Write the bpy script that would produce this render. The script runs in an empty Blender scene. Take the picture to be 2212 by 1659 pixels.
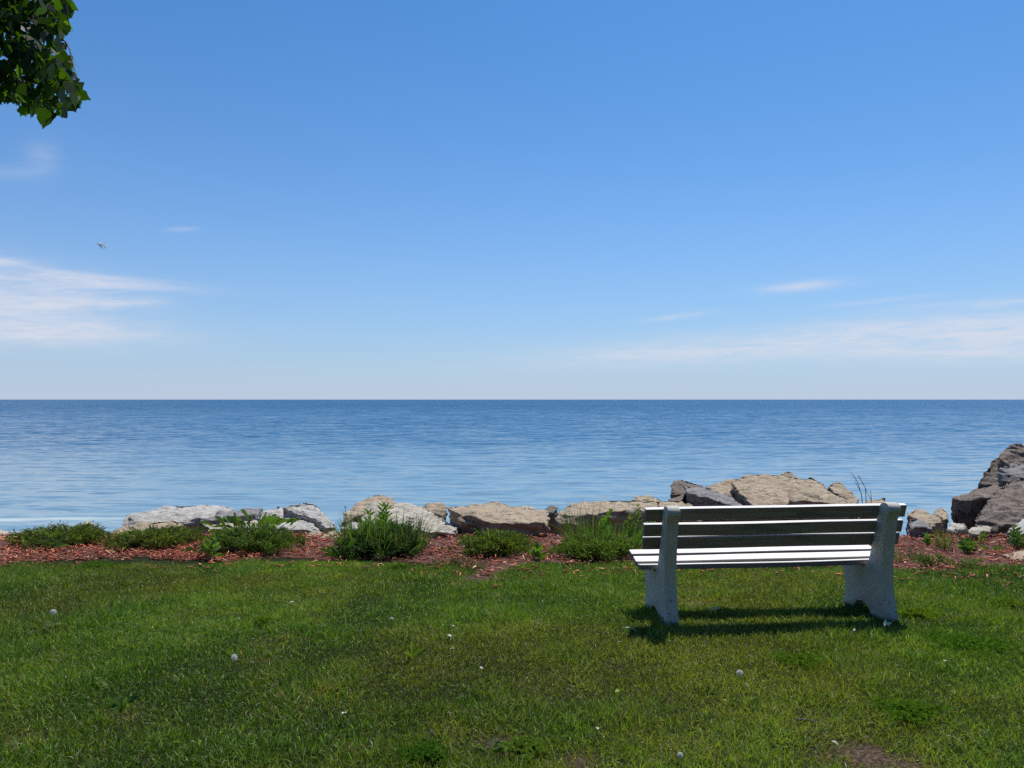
import bpy, bmesh, math, random
import numpy as np
from mathutils import Vector, Matrix, noise as mn
C = bpy.context.scene.collection
S = bpy.context.scene
R = math.radians
rng = np.random.default_rng(7)
random.seed(7)

# ------------------------------------------------------------------ camera, sky, sun, exposure
H = 1.58                       # eye height
FPX = 1662.3                   # focal length in pixels of a 2212 px wide picture
HOR = 863.0                    # horizon row in that picture
cam = bpy.data.cameras.new('camera'); camo = bpy.data.objects.new('camera', cam); C.objects.link(camo)
camo.location = (0, 0, H); camo.rotation_euler = (R(90), 0, 0)
cam.sensor_width = 36; cam.lens = 36 * FPX / 2212
cam.shift_y = (HOR - 829.5) / 2212
cam.clip_start = 0.05; cam.clip_end = 60000
S.camera = camo
SUN_EL, SUN_AZ = R(62), R(25)   # azimuth measured from straight ahead (+Y) towards the right (+X)
sun_dir = Vector((math.sin(SUN_AZ) * math.cos(SUN_EL), math.cos(SUN_AZ) * math.cos(SUN_EL), math.sin(SUN_EL)))
sl = bpy.data.lights.new('sun', 'SUN'); so = bpy.data.objects.new('sun', sl); C.objects.link(so)
sl.energy = 5.0; sl.angle = R(0.53); sl.color = (1.0, 0.96, 0.89)
so.rotation_euler = sun_dir.to_track_quat('Z', 'Y').to_euler()
so.location = (20, 40, 60)
S.view_settings.view_transform = 'Standard'; S.view_settings.look = 'None'
S.view_settings.exposure = 0.0; S.view_settings.gamma = 1.0
S.view_settings.use_curve_mapping = False
S.cycles.use_denoising = False; S.cycles.use_adaptive_sampling = False; S.cycles.sample_clamp_direct = 8; S.cycles.sample_clamp_indirect = 6
S.cycles.max_bounces = 8; S.cycles.diffuse_bounces = 3; S.cycles.glossy_bounces = 3; S.cycles.transmission_bounces = 4
S.cycles.transparent_max_bounces = 8; S.cycles.caustics_reflective = False; S.cycles.caustics_refractive = False


class NT:
    """small node-tree writer"""
    def __init__(s, tree): s.t = tree; s.n = tree.nodes; s.l = tree.links
    def node(s, typ, **kw):
        nd = s.n.new(typ)
        for k, v in kw.items(): setattr(nd, k, v)
        return nd
    def put(s, sock, v):
        if hasattr(v, 'is_output'): s.l.new(v, sock)
        else: sock.default_value = v
    def math(s, op, a, b=0.0, c=0.0, clamp=False):
        nd = s.node('ShaderNodeMath', operation=op, use_clamp=clamp)
        for i, v in enumerate((a, b, c)): s.put(nd.inputs[i], v)
        return nd.outputs[0]
    def vmath(s, op, a, b=(0, 0, 0)):
        nd = s.node('ShaderNodeVectorMath', operation=op)
        s.put(nd.inputs[0], a); s.put(nd.inputs[1], b)
        return nd.outputs[0]
    def mix(s, f, a, b, blend='MIX'):
        nd = s.node('ShaderNodeMix', data_type='RGBA', blend_type=blend)
        s.put(nd.inputs[0], f); s.put(nd.inputs[6], a); s.put(nd.inputs[7], b)
        return nd.outputs[2]
    def noise(s, vec, scale, detail=4, rough=.55, dist=0.0, out=0):
        nd = s.node('ShaderNodeTexNoise')
        if vec is not None: s.l.new(vec, nd.inputs['Vector'])
        nd.inputs['Scale'].default_value = scale; nd.inputs['Detail'].default_value = detail
        nd.inputs['Roughness'].default_value = rough; nd.inputs['Distortion'].default_value = dist
        return nd.outputs[out]
    def ramp(s, f, lo, hi, a=0.0, b=1.0, smooth=True):
        nd = s.node('ShaderNodeMapRange', interpolation_type='SMOOTHSTEP' if smooth else 'LINEAR')
        s.put(nd.inputs[0], f)
        for i, v in enumerate((lo, hi, a, b)): nd.inputs[i + 1].default_value = v
        return nd.outputs[0]
    def map(s, vec, scale=(1, 1, 1), loc=(0, 0, 0), rot=(0, 0, 0)):
        nd = s.node('ShaderNodeMapping'); s.l.new(vec, nd.inputs[0])
        nd.inputs[1].default_value = loc; nd.inputs[2].default_value = rot; nd.inputs[3].default_value = scale
        return nd.outputs[0]
    def coord(s, which='Object'): return s.node('ShaderNodeTexCoord').outputs[which]
    def sep(s, vec):
        nd = s.node('ShaderNodeSeparateXYZ'); s.l.new(vec, nd.inputs[0]); return nd.outputs
    def comb(s, x, y, z):
        nd = s.node('ShaderNodeCombineXYZ')
        for i, v in enumerate((x, y, z)): s.put(nd.inputs[i], v)
        return nd.outputs[0]
    def bump(s, h, strength, dist):
        nd = s.node('ShaderNodeBump'); s.l.new(h, nd.inputs['Height'])
        nd.inputs['Strength'].default_value = strength; nd.inputs['Distance'].default_value = dist
        return nd.outputs[0]


# ---- world: physical sky, a hazy horizon and thin cirrus placed by compass direction
SKY_STRENGTH = 0.11
w = bpy.data.worlds.new('World'); S.world = w; w.use_nodes = True
t = NT(w.node_tree); t.n.clear()
sky = t.node('ShaderNodeTexSky', sky_type='NISHITA')
sky.sun_disc = False; sky.sun_elevation = SUN_EL; sky.sun_rotation = SUN_AZ
sky.altitude = 200; sky.air_density = 1.0; sky.dust_density = 0.6; sky.ozone_density = 2.0
gen = t.coord('Generated')
X, Y, Z = t.sep(t.vmath('NORMALIZE', gen))[:3]
az = t.math('MULTIPLY', t.math('ARCTAN2', X, Y), 180 / math.pi)
el = t.math('MULTIPLY', t.math('ARCSINE', Z), 180 / math.pi)
skyc = t.mix(1.0, sky.outputs[0], (0.30, 0.755, 1.13, 1), 'MULTIPLY')
# pale lavender haze layer resting on the horizon
hz = t.math('POWER', 2.718, t.math('MULTIPLY', t.math('MAXIMUM', el, 0.0), -0.11))
skyc = t.mix(t.math('MULTIPLY', hz, 0.86), skyc, (5.05, 5.6, 7.05, 1))
blobs = [  # azimuth, elevation, half width, half height, slope, weight
    (-35.5, 5.9, 7.2, 2.0, .0, 1.15), (-28.5, 7.75, 5.2, .40, -.03, 1.05), (-32.5, 7.0, 4.5, .9, -.06, .8), (-33.6, 8.2, 2.6, .5, -.08, 1.0), (-31, 4.3, 7.0, .9, .0, .9), (-26.5, 6.5, 2.4, .32, .08, .6),
    (-31.4, 15.1, .9, .9, .1, .30), (-33.2, 13.8, 2.0, .5, .1, .2), (-23.2, 11.5, .9, .16, .1, .45),
    (20.7, 7.85, 2.6, .34, .05, .75), (12.0, 6.0, 2.3, .2, .1, .65), (30.5, 4.1, 9.5, 1.35, .02, 1.25), (14, 3.6, 12.0, 1.0, .05, .85),
    (32, 6.1, 4.5, .25, .0, .45), (25.5, 6.6, 3.5, .16, .06, .35), (33, 3.2, 5.0, .7, .0, .7), (13.5, 2.7, .8, .14, 0, .25), (22.3, 2.6, .9, .14, 0, .25),
    (-60, 9, 14, 2.0, .0, .8), (62, 7, 16, 1.6, .0, .8), (150, 12, 30, 3, 0, .7), (-150, 9, 25, 2, 0, .7)]
tot = None
for a0, e0, sa, se, sp, wt in blobs:
    da = t.math('SUBTRACT', az, a0)
    de = t.math('SUBTRACT', t.math('SUBTRACT', el, e0), t.math('MULTIPLY', da, sp))
    q = t.math('ADD', t.math('POWER', t.math('ABSOLUTE', t.math('DIVIDE', da, sa)), 2.0), t.math('POWER', t.math('ABSOLUTE', t.math('DIVIDE', de, se)), 2.0))
    g = t.math('MULTIPLY', t.math('POWER', 2.718, t.math('MULTIPLY', q, -1.0)), wt)
    tot = g if tot is None else t.math('ADD', tot, g)
vec = t.comb(t.math('MULTIPLY', az, .10), t.math('MULTIPLY', t.math('SUBTRACT', el, t.math('MULTIPLY', az, .05)), .75), 0.0)
wisp = t.noise(vec, 1.5, 7, .6, 1.1)
vec2 = t.comb(t.math('MULTIPLY', az, .35), t.math('MULTIPLY', el, 1.6), 3.0)
wisp2 = t.noise(vec2, 1.3, 6, .6, .6)
fib = t.noise(t.comb(t.math('ADD', t.math('MULTIPLY', az, .25), t.math('MULTIPLY', el, .5)), t.math('SUBTRACT', t.math('MULTIPLY', el, 3.4), t.math('MULTIPLY', az, .22)), 7.0), 1.4, 5, .6, .8)
ws = t.math('ADD', t.math('ADD', t.math('MULTIPLY', wisp, .50), t.math('MULTIPLY', wisp2, .27)), t.math('MULTIPLY', fib, .23))
cl = t.math('MULTIPLY', t.math('MINIMUM', tot, 1.0), t.ramp(ws, .30, .64, .22, 1.0))
skyc = t.mix(t.math('MULTIPLY', cl, .88), skyc, (6.35, 6.6, 7.5, 1))
bg = t.node('ShaderNodeBackground'); t.put(bg.inputs[0], skyc); bg.inputs[1].default_value = SKY_STRENGTH
ow = t.node('ShaderNodeOutputWorld'); t.l.new(bg.outputs[0], ow.inputs[0])


# ------------------------------------------------------------------ helpers
def G(x, y):
    """height of the ground"""
    x = np.asarray(x, float); y = np.asarray(y, float)
    z = -.05 * np.clip(y - 5.3, 0, 2.7) - .028 * np.clip(y - 8.0, 0, 1.9) - .42 * np.clip(y - 9.9, 0, 4.2) - .06 * np.clip(y - 14.1, 0, 60)
    damp = np.clip((11 - np.abs(y - 0)) / 6, 0, 1)
    z = z + (.012 * np.sin(x * 1.9 + .7 * y) + .010 * np.sin(y * 2.3 - x * .9 + 1.3)) * damp * (1 - np.exp(-((x - 1.9) ** 2 + (y - 5.7) ** 2) / 1.2))
    return z
def at(px, py, yd):
    """the point of the place seen at picture point px,py, yd metres ahead"""
    return Vector(((px - 1106) / FPX * yd, yd, H - (py - HOR) / FPX * yd))
def gp(px, py):
    """the ground point seen there"""
    yd = FPX * H / (py - HOR)
    for _ in range(25):
        g = float(G((px - 1106) / FPX * yd, yd)); yd = .5 * yd + .5 * FPX * (H - g) / (py - HOR)
    return Vector(((px - 1106) / FPX * yd, yd, float(G((px - 1106) / FPX * yd, yd))))
def tag(o, label=None, cat=None, group=None, kind=None):
    for k, v in (('label', label), ('category', cat), ('group', group), ('kind', kind)):
        if v: o[k] = v
    return o
def empty(name, loc, label, cat, group=None):
    o = bpy.data.objects.new(name, None); C.objects.link(o); o.location = loc
    return tag(o, label, cat, group)
def mesh_np(name, V, F, mat, parent=None, col=None, smooth=False):
    """V (n,3), F (m,k) arrays -> one mesh object"""
    V = np.ascontiguousarray(V, dtype=np.float32); F = np.ascontiguousarray(F, dtype=np.int32)
    me = bpy.data.meshes.new(name); m, k = F.shape
    me.vertices.add(len(V)); me.vertices.foreach_set('co', V.ravel())
    me.loops.add(m * k); me.loops.foreach_set('vertex_index', F.ravel())
    me.polygons.add(m); me.polygons.foreach_set('loop_start', np.arange(0, m * k, k, dtype=np.int32))
    try: me.polygons.foreach_set('loop_total', np.full(m, k, dtype=np.int32))
    except Exception: pass
    if smooth: me.polygons.foreach_set('use_smooth', np.ones(m, dtype=bool))
    if col is not None:
        a = me.color_attributes.new('col', 'FLOAT_COLOR', 'POINT')
        c4 = np.ones((len(V), 4), dtype=np.float32); c4[:, :3] = col; a.data.foreach_set('color', c4.ravel())
    me.update(calc_edges=True)
    me.materials.append(mat)
    o = bpy.data.objects.new(name, me); C.objects.link(o)
    if parent: o.parent = parent
    return o
def mesh_bm(name, bm, mat, parent=None, smooth=False):
    me = bpy.data.meshes.new(name); bmesh.ops.recalc_face_normals(bm, faces=bm.faces); bm.to_mesh(me); bm.free()
    if smooth: me.polygons.foreach_set('use_smooth', np.ones(len(me.polygons), dtype=bool))
    me.materials.append(mat); o = bpy.data.objects.new(name, me); C.objects.link(o)
    if parent: o.parent = parent
    return o
def nrm(a): return a / np.maximum(np.linalg.norm(a, axis=-1, keepdims=True), 1e-9)
def ribbons(P, D, L, W, prof, bend, roll=None, fold=0.0):
    """blades / leaves: P base, D start direction, L length, W width, prof = width profile, bend = droop"""
    N = len(P); n = len(prof); D = nrm(D)
    if roll is None: roll = rng.uniform(0, 6.283, N)
    ref = np.stack([np.cos(roll), np.sin(roll), .15 * np.sin(3 * roll)], 1)
    Sd = nrm(np.cross(D, ref) + 1e-6)
    bend = np.broadcast_to(np.asarray(bend, float), (N,))
    V = np.zeros((N, n, 2, 3)); p = P.copy()
    for k in range(n):
        V[:, k, 0] = p - Sd * (W * prof[k] * .5)[:, None]; V[:, k, 1] = p + Sd * (W * prof[k] * .5)[:, None]
        d = nrm(D + np.stack([np.zeros(N), np.zeros(N), -bend * (k + .5) / (n - 1)], 1))
        p = p + d * (L / (n - 1))[:, None]
    base = (np.arange(N) * 2 * n)[:, None]
    q = np.concatenate([base + np.array([[2 * k, 2 * k + 1, 2 * k + 3, 2 * k + 2]]) for k in range(n - 1)], 1).reshape(-1, 4)
    return V.reshape(-1, 3), q, 2 * n
def tube(bm, pts, r0, r1, seg=6):
    """a tapered tube along pts"""
    rings = []; n = len(pts)
    for i, p in enumerate(pts):
        p = Vector(p); d = (Vector(pts[min(i + 1, n - 1)]) - Vector(pts[max(i - 1, 0)])).normalized()
        a = d.orthogonal().normalized(); b = d.cross(a); r = r0 + (r1 - r0) * i / (n - 1)
        rings.append([bm.verts.new(p + (a * math.cos(2 * math.pi * k / seg) + b * math.sin(2 * math.pi * k / seg)) * r) for k in range(seg)])
    for i in range(n - 1):
        for k in range(seg):
            bm.faces.new((rings[i][k], rings[i][(k + 1) % seg], rings[i + 1][(k + 1) % seg], rings[i + 1][k]))
    bm.faces.new(rings[0][::-1]); bm.faces.new(rings[-1])
def catmull(pts, n=6):
    P = [Vector(p) for p in pts]; P = [P[0] * 2 - P[1]] + P + [P[-1] * 2 - P[-2]]; out = []
    for i in range(1, len(P) - 2):
        for k in range(n):
            u = k / n; a, b, c, d = P[i - 1:i + 3]
            out.append(.5 * ((2 * b) + (c - a) * u + (2 * a - 5 * b + 4 * c - d) * u * u + (3 * b - a - 3 * c + d) * u ** 3))
    return out + [P[-2]]


# ------------------------------------------------------------------ materials
def material(name):
    m = bpy.data.materials.new(name); m.use_nodes = True; t = NT(m.node_tree); t.n.clear()
    out = t.node('ShaderNodeOutputMaterial'); p = t.node('ShaderNodeBsdfPrincipled'); t.l.new(p.outputs[0], out.inputs[0])
    return m, t, p, out
def leaf_mat(name, trans=.35, rough=.5, tint=(1.25, 1.35, .55), spec=.4):
    m, t, p, out = material(name)
    a = t.node('ShaderNodeAttribute', attribute_name='col').outputs['Color']
    t.put(p.inputs['Base Color'], a); p.inputs['Roughness'].default_value = rough; p.inputs['Specular IOR Level'].default_value = spec
    tr = t.node('ShaderNodeBsdfTranslucent'); t.put(tr.inputs[0], t.mix(1.0, a, (*tint, 1), 'MULTIPLY'))
    mx = t.node('ShaderNodeMixShader'); mx.inputs[0].default_value = trans
    t.l.new(p.outputs[0], mx.inputs[1]); t.l.new(tr.outputs[0], mx.inputs[2]); t.l.new(mx.outputs[0], out.inputs[0])
    return m
M = {}
M['grass'] = leaf_mat('grass_blade', .36, .42, (1.3, 1.5, .4), .26)
M['leaf'] = leaf_mat('weed_leaf', .40, .5, spec=.25)
M['juniper'] = leaf_mat('juniper_foliage', .28, .6, spec=.15)
M['tree_leaf'] = leaf_mat('poplar_leaf', .42, .5, (2.6, 3.0, .3), .22)

def rock_mat(name, c1, c2, c3, dark=.45):
    m, t, p, out = material(name)
    v = t.coord('Object')
    info = t.node('ShaderNodeObjectInfo').outputs['Random']
    v = t.vmath('ADD', v, t.comb(t.math('MULTIPLY', info, 37.0), t.math('MULTIPLY', info, 11.0), info))
    n1 = t.noise(v, 2.6, 6, .6, .5)
    n2 = t.noise(v, 14, 6, .65)
    n3 = t.noise(t.map(v, (1, 1, 3.4), rot=(.4, .25, .2)), 7.5, 8, .68, 1.0)
    c = t.mix(t.ramp(n1, .35, .65), (*c1, 1), (*c2, 1))
    c = t.mix(t.ramp(n2, .46, .72, 0, .75), c, (*c3, 1))
    c = t.mix(t.ramp(n3, .57, .66, 0, dark), c, (c1[0] * .35, c1[1] * .33, c1[2] * .32, 1))
    vor = t.node('ShaderNodeTexVoronoi', feature='DISTANCE_TO_EDGE'); vor.inputs['Scale'].default_value = 3.1
    t.l.new(t.vmath('ADD', t.map(v, (1, 1.0, 2.2), rot=(.3, .2, .6)), t.vmath('MULTIPLY', t.noise(v, 3.0, 5, .6, 0, 1), (.55, .55, .55))), vor.inputs['Vector'])
    crack = t.ramp(vor.outputs['Distance'], .0, .022, 1.0, 0.0)
    crack = t.math('MULTIPLY', crack, t.ramp(n1, .45, .6))
    c = t.mix(t.math('MULTIPLY', crack, .75), c, (c1[0] * .2, c1[1] * .18, c1[2] * .17, 1))
    t.put(p.inputs['Base Color'], c); p.inputs['Roughness'].default_value = .88; p.inputs['Specular IOR Level'].default_value = .25
    h = t.math('ADD', t.math('ADD', t.math('MULTIPLY', n2, .5), t.math('MULTIPLY', n3, 1.0)), t.math('MULTIPLY', crack, -.8))
    h = t.math('ADD', h, t.math('MULTIPLY', t.noise(v, 55, 4, .6), .25))
    t.put(p.inputs['Normal'], t.bump(h, .9, .04))
    return m
M['tan'] = rock_mat('tan_limestone', (.38, .29, .20), (.46, .37, .26), (.33, .26, .19))
M['pale'] = rock_mat('pale_limestone', (.46, .41, .33), (.54, .49, .41), (.36, .31, .25), .5)
M['white'] = rock_mat('whitish_stone', (.44, .41, .37), (.54, .51, .47), (.29, .265, .24), .75)
M['grey'] = rock_mat('grey_stone', (.23, .215, .21), (.31, .29, .285), (.16, .15, .14), .6)
M['brown'] = rock_mat('brown_stone', (.18, .142, .112), (.25, .20, .165), (.115, .095, .08), .6)

m, t, p, out = material('painted_concrete'); M['concrete'] = m
v = t.coord('Object'); n = t.noise(v, 9, 6, .6); n2 = t.noise(v, 60, 3, .6)
c = t.mix(t.ramp(n, .35, .7), (.46, .44, .385, 1), (.53, .51, .455, 1))
zz = t.sep(v)[2]
chip = t.math('MULTIPLY', t.ramp(t.noise(v, 38, 3, .6), .60, .66), t.ramp(zz, .05, .30, 1, 0))
c = t.mix(chip, c, (.13, .12, .11, 1))
streak = t.noise(t.map(v, (26, 26, 1.2)), 1.0, 3, .5)
c = t.mix(t.math('MULTIPLY', t.ramp(streak, .60, .78), .35), c, (.24, .25, .23, 1))
moss = t.math('MULTIPLY', t.ramp(t.noise(v, 7, 4, .6), .52, .68), t.ramp(zz, .5, .75))
c = t.mix(t.math('MULTIPLY', moss, .4), c, (.30, .31, .20, 1))
t.put(p.inputs['Base Color'], c); p.inputs['Roughness'].default_value = .7
t.put(p.inputs['Normal'], t.bump(t.math('ADD', t.math('MULTIPLY', n2, .4), t.math('MULTIPLY', n, .6)), .07, .004))

m, t, p, out = material('whitewashed_timber'); M['timber'] = m
v = t.coord('Object')
gr = t.noise(t.map(v, (1.6, 40, 40)), 1.0, 6, .65, .6); kn = t.noise(t.map(v, (5, 14, 14)), 1.0, 3, .5)
c = t.mix(t.ramp(gr, .3, .72), (.72, .68, .65, 1), (.84, .82, .80, 1))
c = t.mix(t.math('MULTIPLY', t.ramp(gr, .60, .72), .5), c, (.50, .45, .41, 1))
c = t.mix(t.math('MULTIPLY', t.ramp(kn, .70, .76), .7), c, (.24, .19, .16, 1))
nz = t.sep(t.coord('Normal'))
c = t.mix(t.ramp(nz[2], .35, .6), t.mix(gr, (.10, .09, .085, 1), (.20, .18, .17, 1)), c)   # shade of side and under faces put into the colour, as dark wood
t.put(p.inputs['Base Color'], c); p.inputs['Roughness'].default_value = .6
t.put(p.inputs['Normal'], t.bump(gr, .4, .003))
# the back boards are bare weathered wood, rear-face shade put into its colour; top edges white
m, t, p, out = material('weathered_shaded_timber'); M['weathered_shaded'] = m
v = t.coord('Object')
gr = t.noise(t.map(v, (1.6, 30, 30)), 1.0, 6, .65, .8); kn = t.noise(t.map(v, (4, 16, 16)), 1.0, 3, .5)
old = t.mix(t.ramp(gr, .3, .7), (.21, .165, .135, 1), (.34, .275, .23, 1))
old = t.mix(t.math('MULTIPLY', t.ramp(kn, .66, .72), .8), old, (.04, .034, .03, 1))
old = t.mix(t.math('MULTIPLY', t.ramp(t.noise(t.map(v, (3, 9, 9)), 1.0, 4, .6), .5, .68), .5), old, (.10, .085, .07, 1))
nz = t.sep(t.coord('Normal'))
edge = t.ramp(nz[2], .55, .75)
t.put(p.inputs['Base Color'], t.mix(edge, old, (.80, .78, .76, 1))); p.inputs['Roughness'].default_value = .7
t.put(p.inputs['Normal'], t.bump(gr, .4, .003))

m, t, p, out = material('bark'); M['bark'] = m
v = t.coord('Object'); n = t.noise(t.map(v, (9, 9, 2)), 1.5, 6, .65, .5)
t.put(p.inputs['Base Color'], t.mix(n, (.05, .04, .03, 1), (.19, .165, .135, 1))); p.inputs['Roughness'].default_value = .9
t.put(p.inputs['Normal'], t.bump(n, .9, .03))
def plain(name, c, rough=.6, trans=0):
    m, t, p, out = material(name); v = t.coord('Object'); n = t.noise(v, 30, 4, .6)
    t.put(p.inputs['Base Color'], t.mix(n, (c[0] * .8, c[1] * .8, c[2] * .8, 1), (min(1, c[0] * 1.15), min(1, c[1] * 1.15), min(1, c[2] * 1.15), 1)))
    p.inputs['Roughness'].default_value = rough
    return m
M['green_stem'] = plain('green_stem', (.12, .17, .05)); M['dry_stem'] = plain('dry_stem', (.10, .075, .055), .8)
m, t, p, out = material('seed_fluff'); M['puff'] = m
p.inputs['Base Color'].default_value = (.76, .76, .73, 1); p.inputs['Roughness'].default_value = .9
tr = t.node('ShaderNodeBsdfTranslucent'); tr.inputs[0].default_value = (.76, .76, .72, 1); mx = t.node('ShaderNodeMixShader'); mx.inputs[0].default_value = .5
t.l.new(p.outputs[0], mx.inputs[1]); t.l.new(tr.outputs[0], mx.inputs[2]); t.l.new(mx.outputs[0], out.inputs[0])
M['petal'] = plain('white_petal', (.80, .82, .72), .6)
M['yellow_leaf'] = plain('pale_leaf', (.55, .62, .40), .5); M['lime'] = plain('lime_leaf', (.30, .42, .05), .5)

# patches where the lawn is worn or dead: picture point, radius in metres
WORN = [(1000, 1600, .10, .5), (1075, 1612, .16, .8), (1250, 1650, .13, .8), (1872, 1634, .20, 1.0), (1950, 1658, .17, .9), (1785, 1634, .12, .6), (1755, 1545, .12, .5), (1500, 1275, .16, .6), (1500, 1303, .22, .75),
        (1035, 1250, .26, 1.0), (985, 1262, .16, .6), (750, 1258, .15, .5), (1510, 1420, .12, .45), (2120, 1330, .14, .5), (585, 1390, .22, .5), (560, 1432, .18, .4), (1440, 1640, .1, .5), (1640, 1300, .12, .4), (20, 1600, .16, .5),
        (300, 1560, .14, .4), (1375, 1300, .15, .5), (2020, 1336, .10, .8), (1330, 1440, .14, .4), (640, 1300, .25, .35), (1200, 1490, .3, .35), (700, 1500, .35, .3), (1480, 1560, .35, .35), (430, 1330, .3, .3)]
worn = [(gp(a, b), r, k) for a, b, r, k in WORN]
m, t, p, out = material('lawn_soil'); M['ground'] = m
v = t.coord('Object')
n = t.noise(v, 2.2, 6, .6, .4); n2 = t.noise(v, 45, 5, .65)
c = t.mix(t.ramp(n, .35, .65), (.013, .022, .005, 1), (.020, .027, .007, 1))
c = t.mix(t.ramp(n2, .45, .7), c, (.028, .030, .011, 1))
wm = None
for q, r, wk in worn:
    if wk < .6: continue
    d = t.node('ShaderNodeVectorMath', operation='DISTANCE'); t.l.new(v, d.inputs[0]); d.inputs[1].default_value = tuple(q)
    k = t.math('MULTIPLY', t.math('DIVIDE', d.outputs['Value'], r), t.math('ADD', t.math('MULTIPLY', n2, .8), .6))
    k = t.ramp(k, .3, 1.1, wk, 0); wm = k if wm is None else t.math('MAXIMUM', wm, k)
c = t.mix(wm, c, t.mix(t.ramp(n2, .4, .65), (.045, .028, .019, 1), (.15, .105, .07, 1)))
yy = t.sep(v)[1]
c = t.mix(t.ramp(yy, 9.2, 9.9), c, t.mix(n2, (.09, .07, .05, 1), (.26, .21, .15, 1)))
t.put(p.inputs['Base Color'], c); p.inputs['Roughness'].default_value = .95; p.inputs['Specular IOR Level'].default_value = .1
t.put(p.inputs['Normal'], t.bump(n2, .8, .02))

m, t, p, out = material('red_mulch'); M['mulch'] = m
v = t.coord('Object'); n = t.noise(t.map(v, (1, 2.2, 1)), 28, 5, .7, .6); n2 = t.noise(v, 2.5, 4, .6)
c = t.mix(t.ramp(n, .35, .7), (.05, .016, .010, 1), (.24, .075, .042, 1))
c = t.mix(t.math('MULTIPLY', t.ramp(n2, .5, .7), .4), c, (.12, .06, .035, 1))
t.put(p.inputs['Base Color'], c); p.inputs['Roughness'].default_value = .9
t.put(p.inputs['Normal'], t.bump(n, 1, .03))
m, t, p, out = material('wood_chip'); M['chip'] = m
a = t.node('ShaderNodeAttribute', attribute_name='col').outputs['Color']; t.put(p.inputs['Base Color'], a); p.inputs['Roughness'].default_value = .75

# water: wave slopes come from noise in metres on the lake; it is paler over the sandy shallows
m, t, p, out = material('lake_water'); M['water'] = m
v = t.coord('Object'); vx, vy, vz = t.sep(v)[:3]
def slope(scale, sx, sy, det, offs):
    return t.vmath('SUBTRACT', t.noise(t.map(v, (sx, sy, 1), loc=(offs, offs * 2, 0), rot=(0, 0, -.05)), scale, det, .55, .3, 1), (.5, .5, .5))
lg = t.math('LOGARITHM', vy, 10.0)
s1 = slope(1.0, .55, 2.1, 3, 3.1)          # ripples about half a metre apart
s2 = slope(1.0, 1.9, 5.5, 3, 9.7)
s3 = slope(.16, .8, 2.2, 4, 21.0)          # longer low waves farther out
near = slope(1.0, .16, 2.6, 2, 41.0)       # long fine ripples running along the shore
patch = t.ramp(t.noise(t.map(v, (.012, .045, 1)), 1.0, 4, .55, .4), .36, .64, .82, 1.0)
def sc(vv, k): return t.vmath('MULTIPLY', vv, t.comb(t.math('MULTIPLY', k, .6), k, 0.0))
def amp(a0, a1, lo=1.2, hi=2.6): return t.math('MULTIPLY', t.ramp(lg, lo, hi, a0, a1, False), patch)
sl_ = t.vmath('ADD', t.vmath('ADD', sc(s1, amp(.13, .9)), sc(s2, amp(.15, .9))), t.vmath('ADD', sc(s3, amp(.0, .40, 1.4, 2.3)), sc(near, amp(.22, .0, 1.25, 1.75))))
dn = t.noise(t.map(v, (.55, 2.2, 1), loc=(5, 7, 0), rot=(0, 0, -.04)), 1.0, 2, .5, .5); dn2 = t.noise(t.map(v, (.30, .62, 1), loc=(15, 27, 0), rot=(0, 0, .03)), 1.0, 2, .5, .5)
dash = t.math('ADD', t.math('MULTIPLY', t.ramp(dn, .55, .70, 0, -.26), t.ramp(lg, 1.5, 2.0, .62, .35, False)), t.math('MULTIPLY', t.ramp(dn2, .56, .72, 0, -.16), t.ramp(lg, 1.4, 1.8, 0, .8, False)))
lift = t.math('MULTIPLY', t.ramp(lg, 1.35, 2.5, .0, -.20, False), patch)   # small waves lean shoreward: their steep faces look this way
nrmv = t.vmath('NORMALIZE', t.vmath('ADD', sl_, t.comb(0.0, t.math('ADD', lift, dash), 1.0)))
t.put(p.inputs['Normal'], nrmv)
shore = t.ramp(t.math('ADD', vy, t.math('MULTIPLY', t.noise(t.map(v, (.12, .3, 1)), 1.0, 3), 6.0)), 16.0, 60.0, 1, 0)
c = t.mix(shore, (.016, .078, .150, 1), (.16, .26, .31, 1))
sand = t.math('MULTIPLY', t.ramp(t.math('ABSOLUTE', t.math('SUBTRACT', vy, t.math('ADD', 17.6, t.math('MULTIPLY', t.math('SUBTRACT', t.noise(t.map(v, (.15, .02, 1)), 1.0, 3), .5), 1.4)))), .05, .5, 1, 0), t.ramp(vx, -6.5, 1.5, 1, .25))
c = t.mix(t.math('MULTIPLY', t.math('MULTIPLY', sand, t.ramp(t.noise(t.map(v, (.5, 2.5, 1)), 1.0, 4), .32, .62, .15, 1)), .62), c, (.62, .68, .55, 1))
t.put(p.inputs['Base Color'], c); p.inputs['Roughness'].default_value = .13; p.inputs['IOR'].default_value = 1.333

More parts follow.
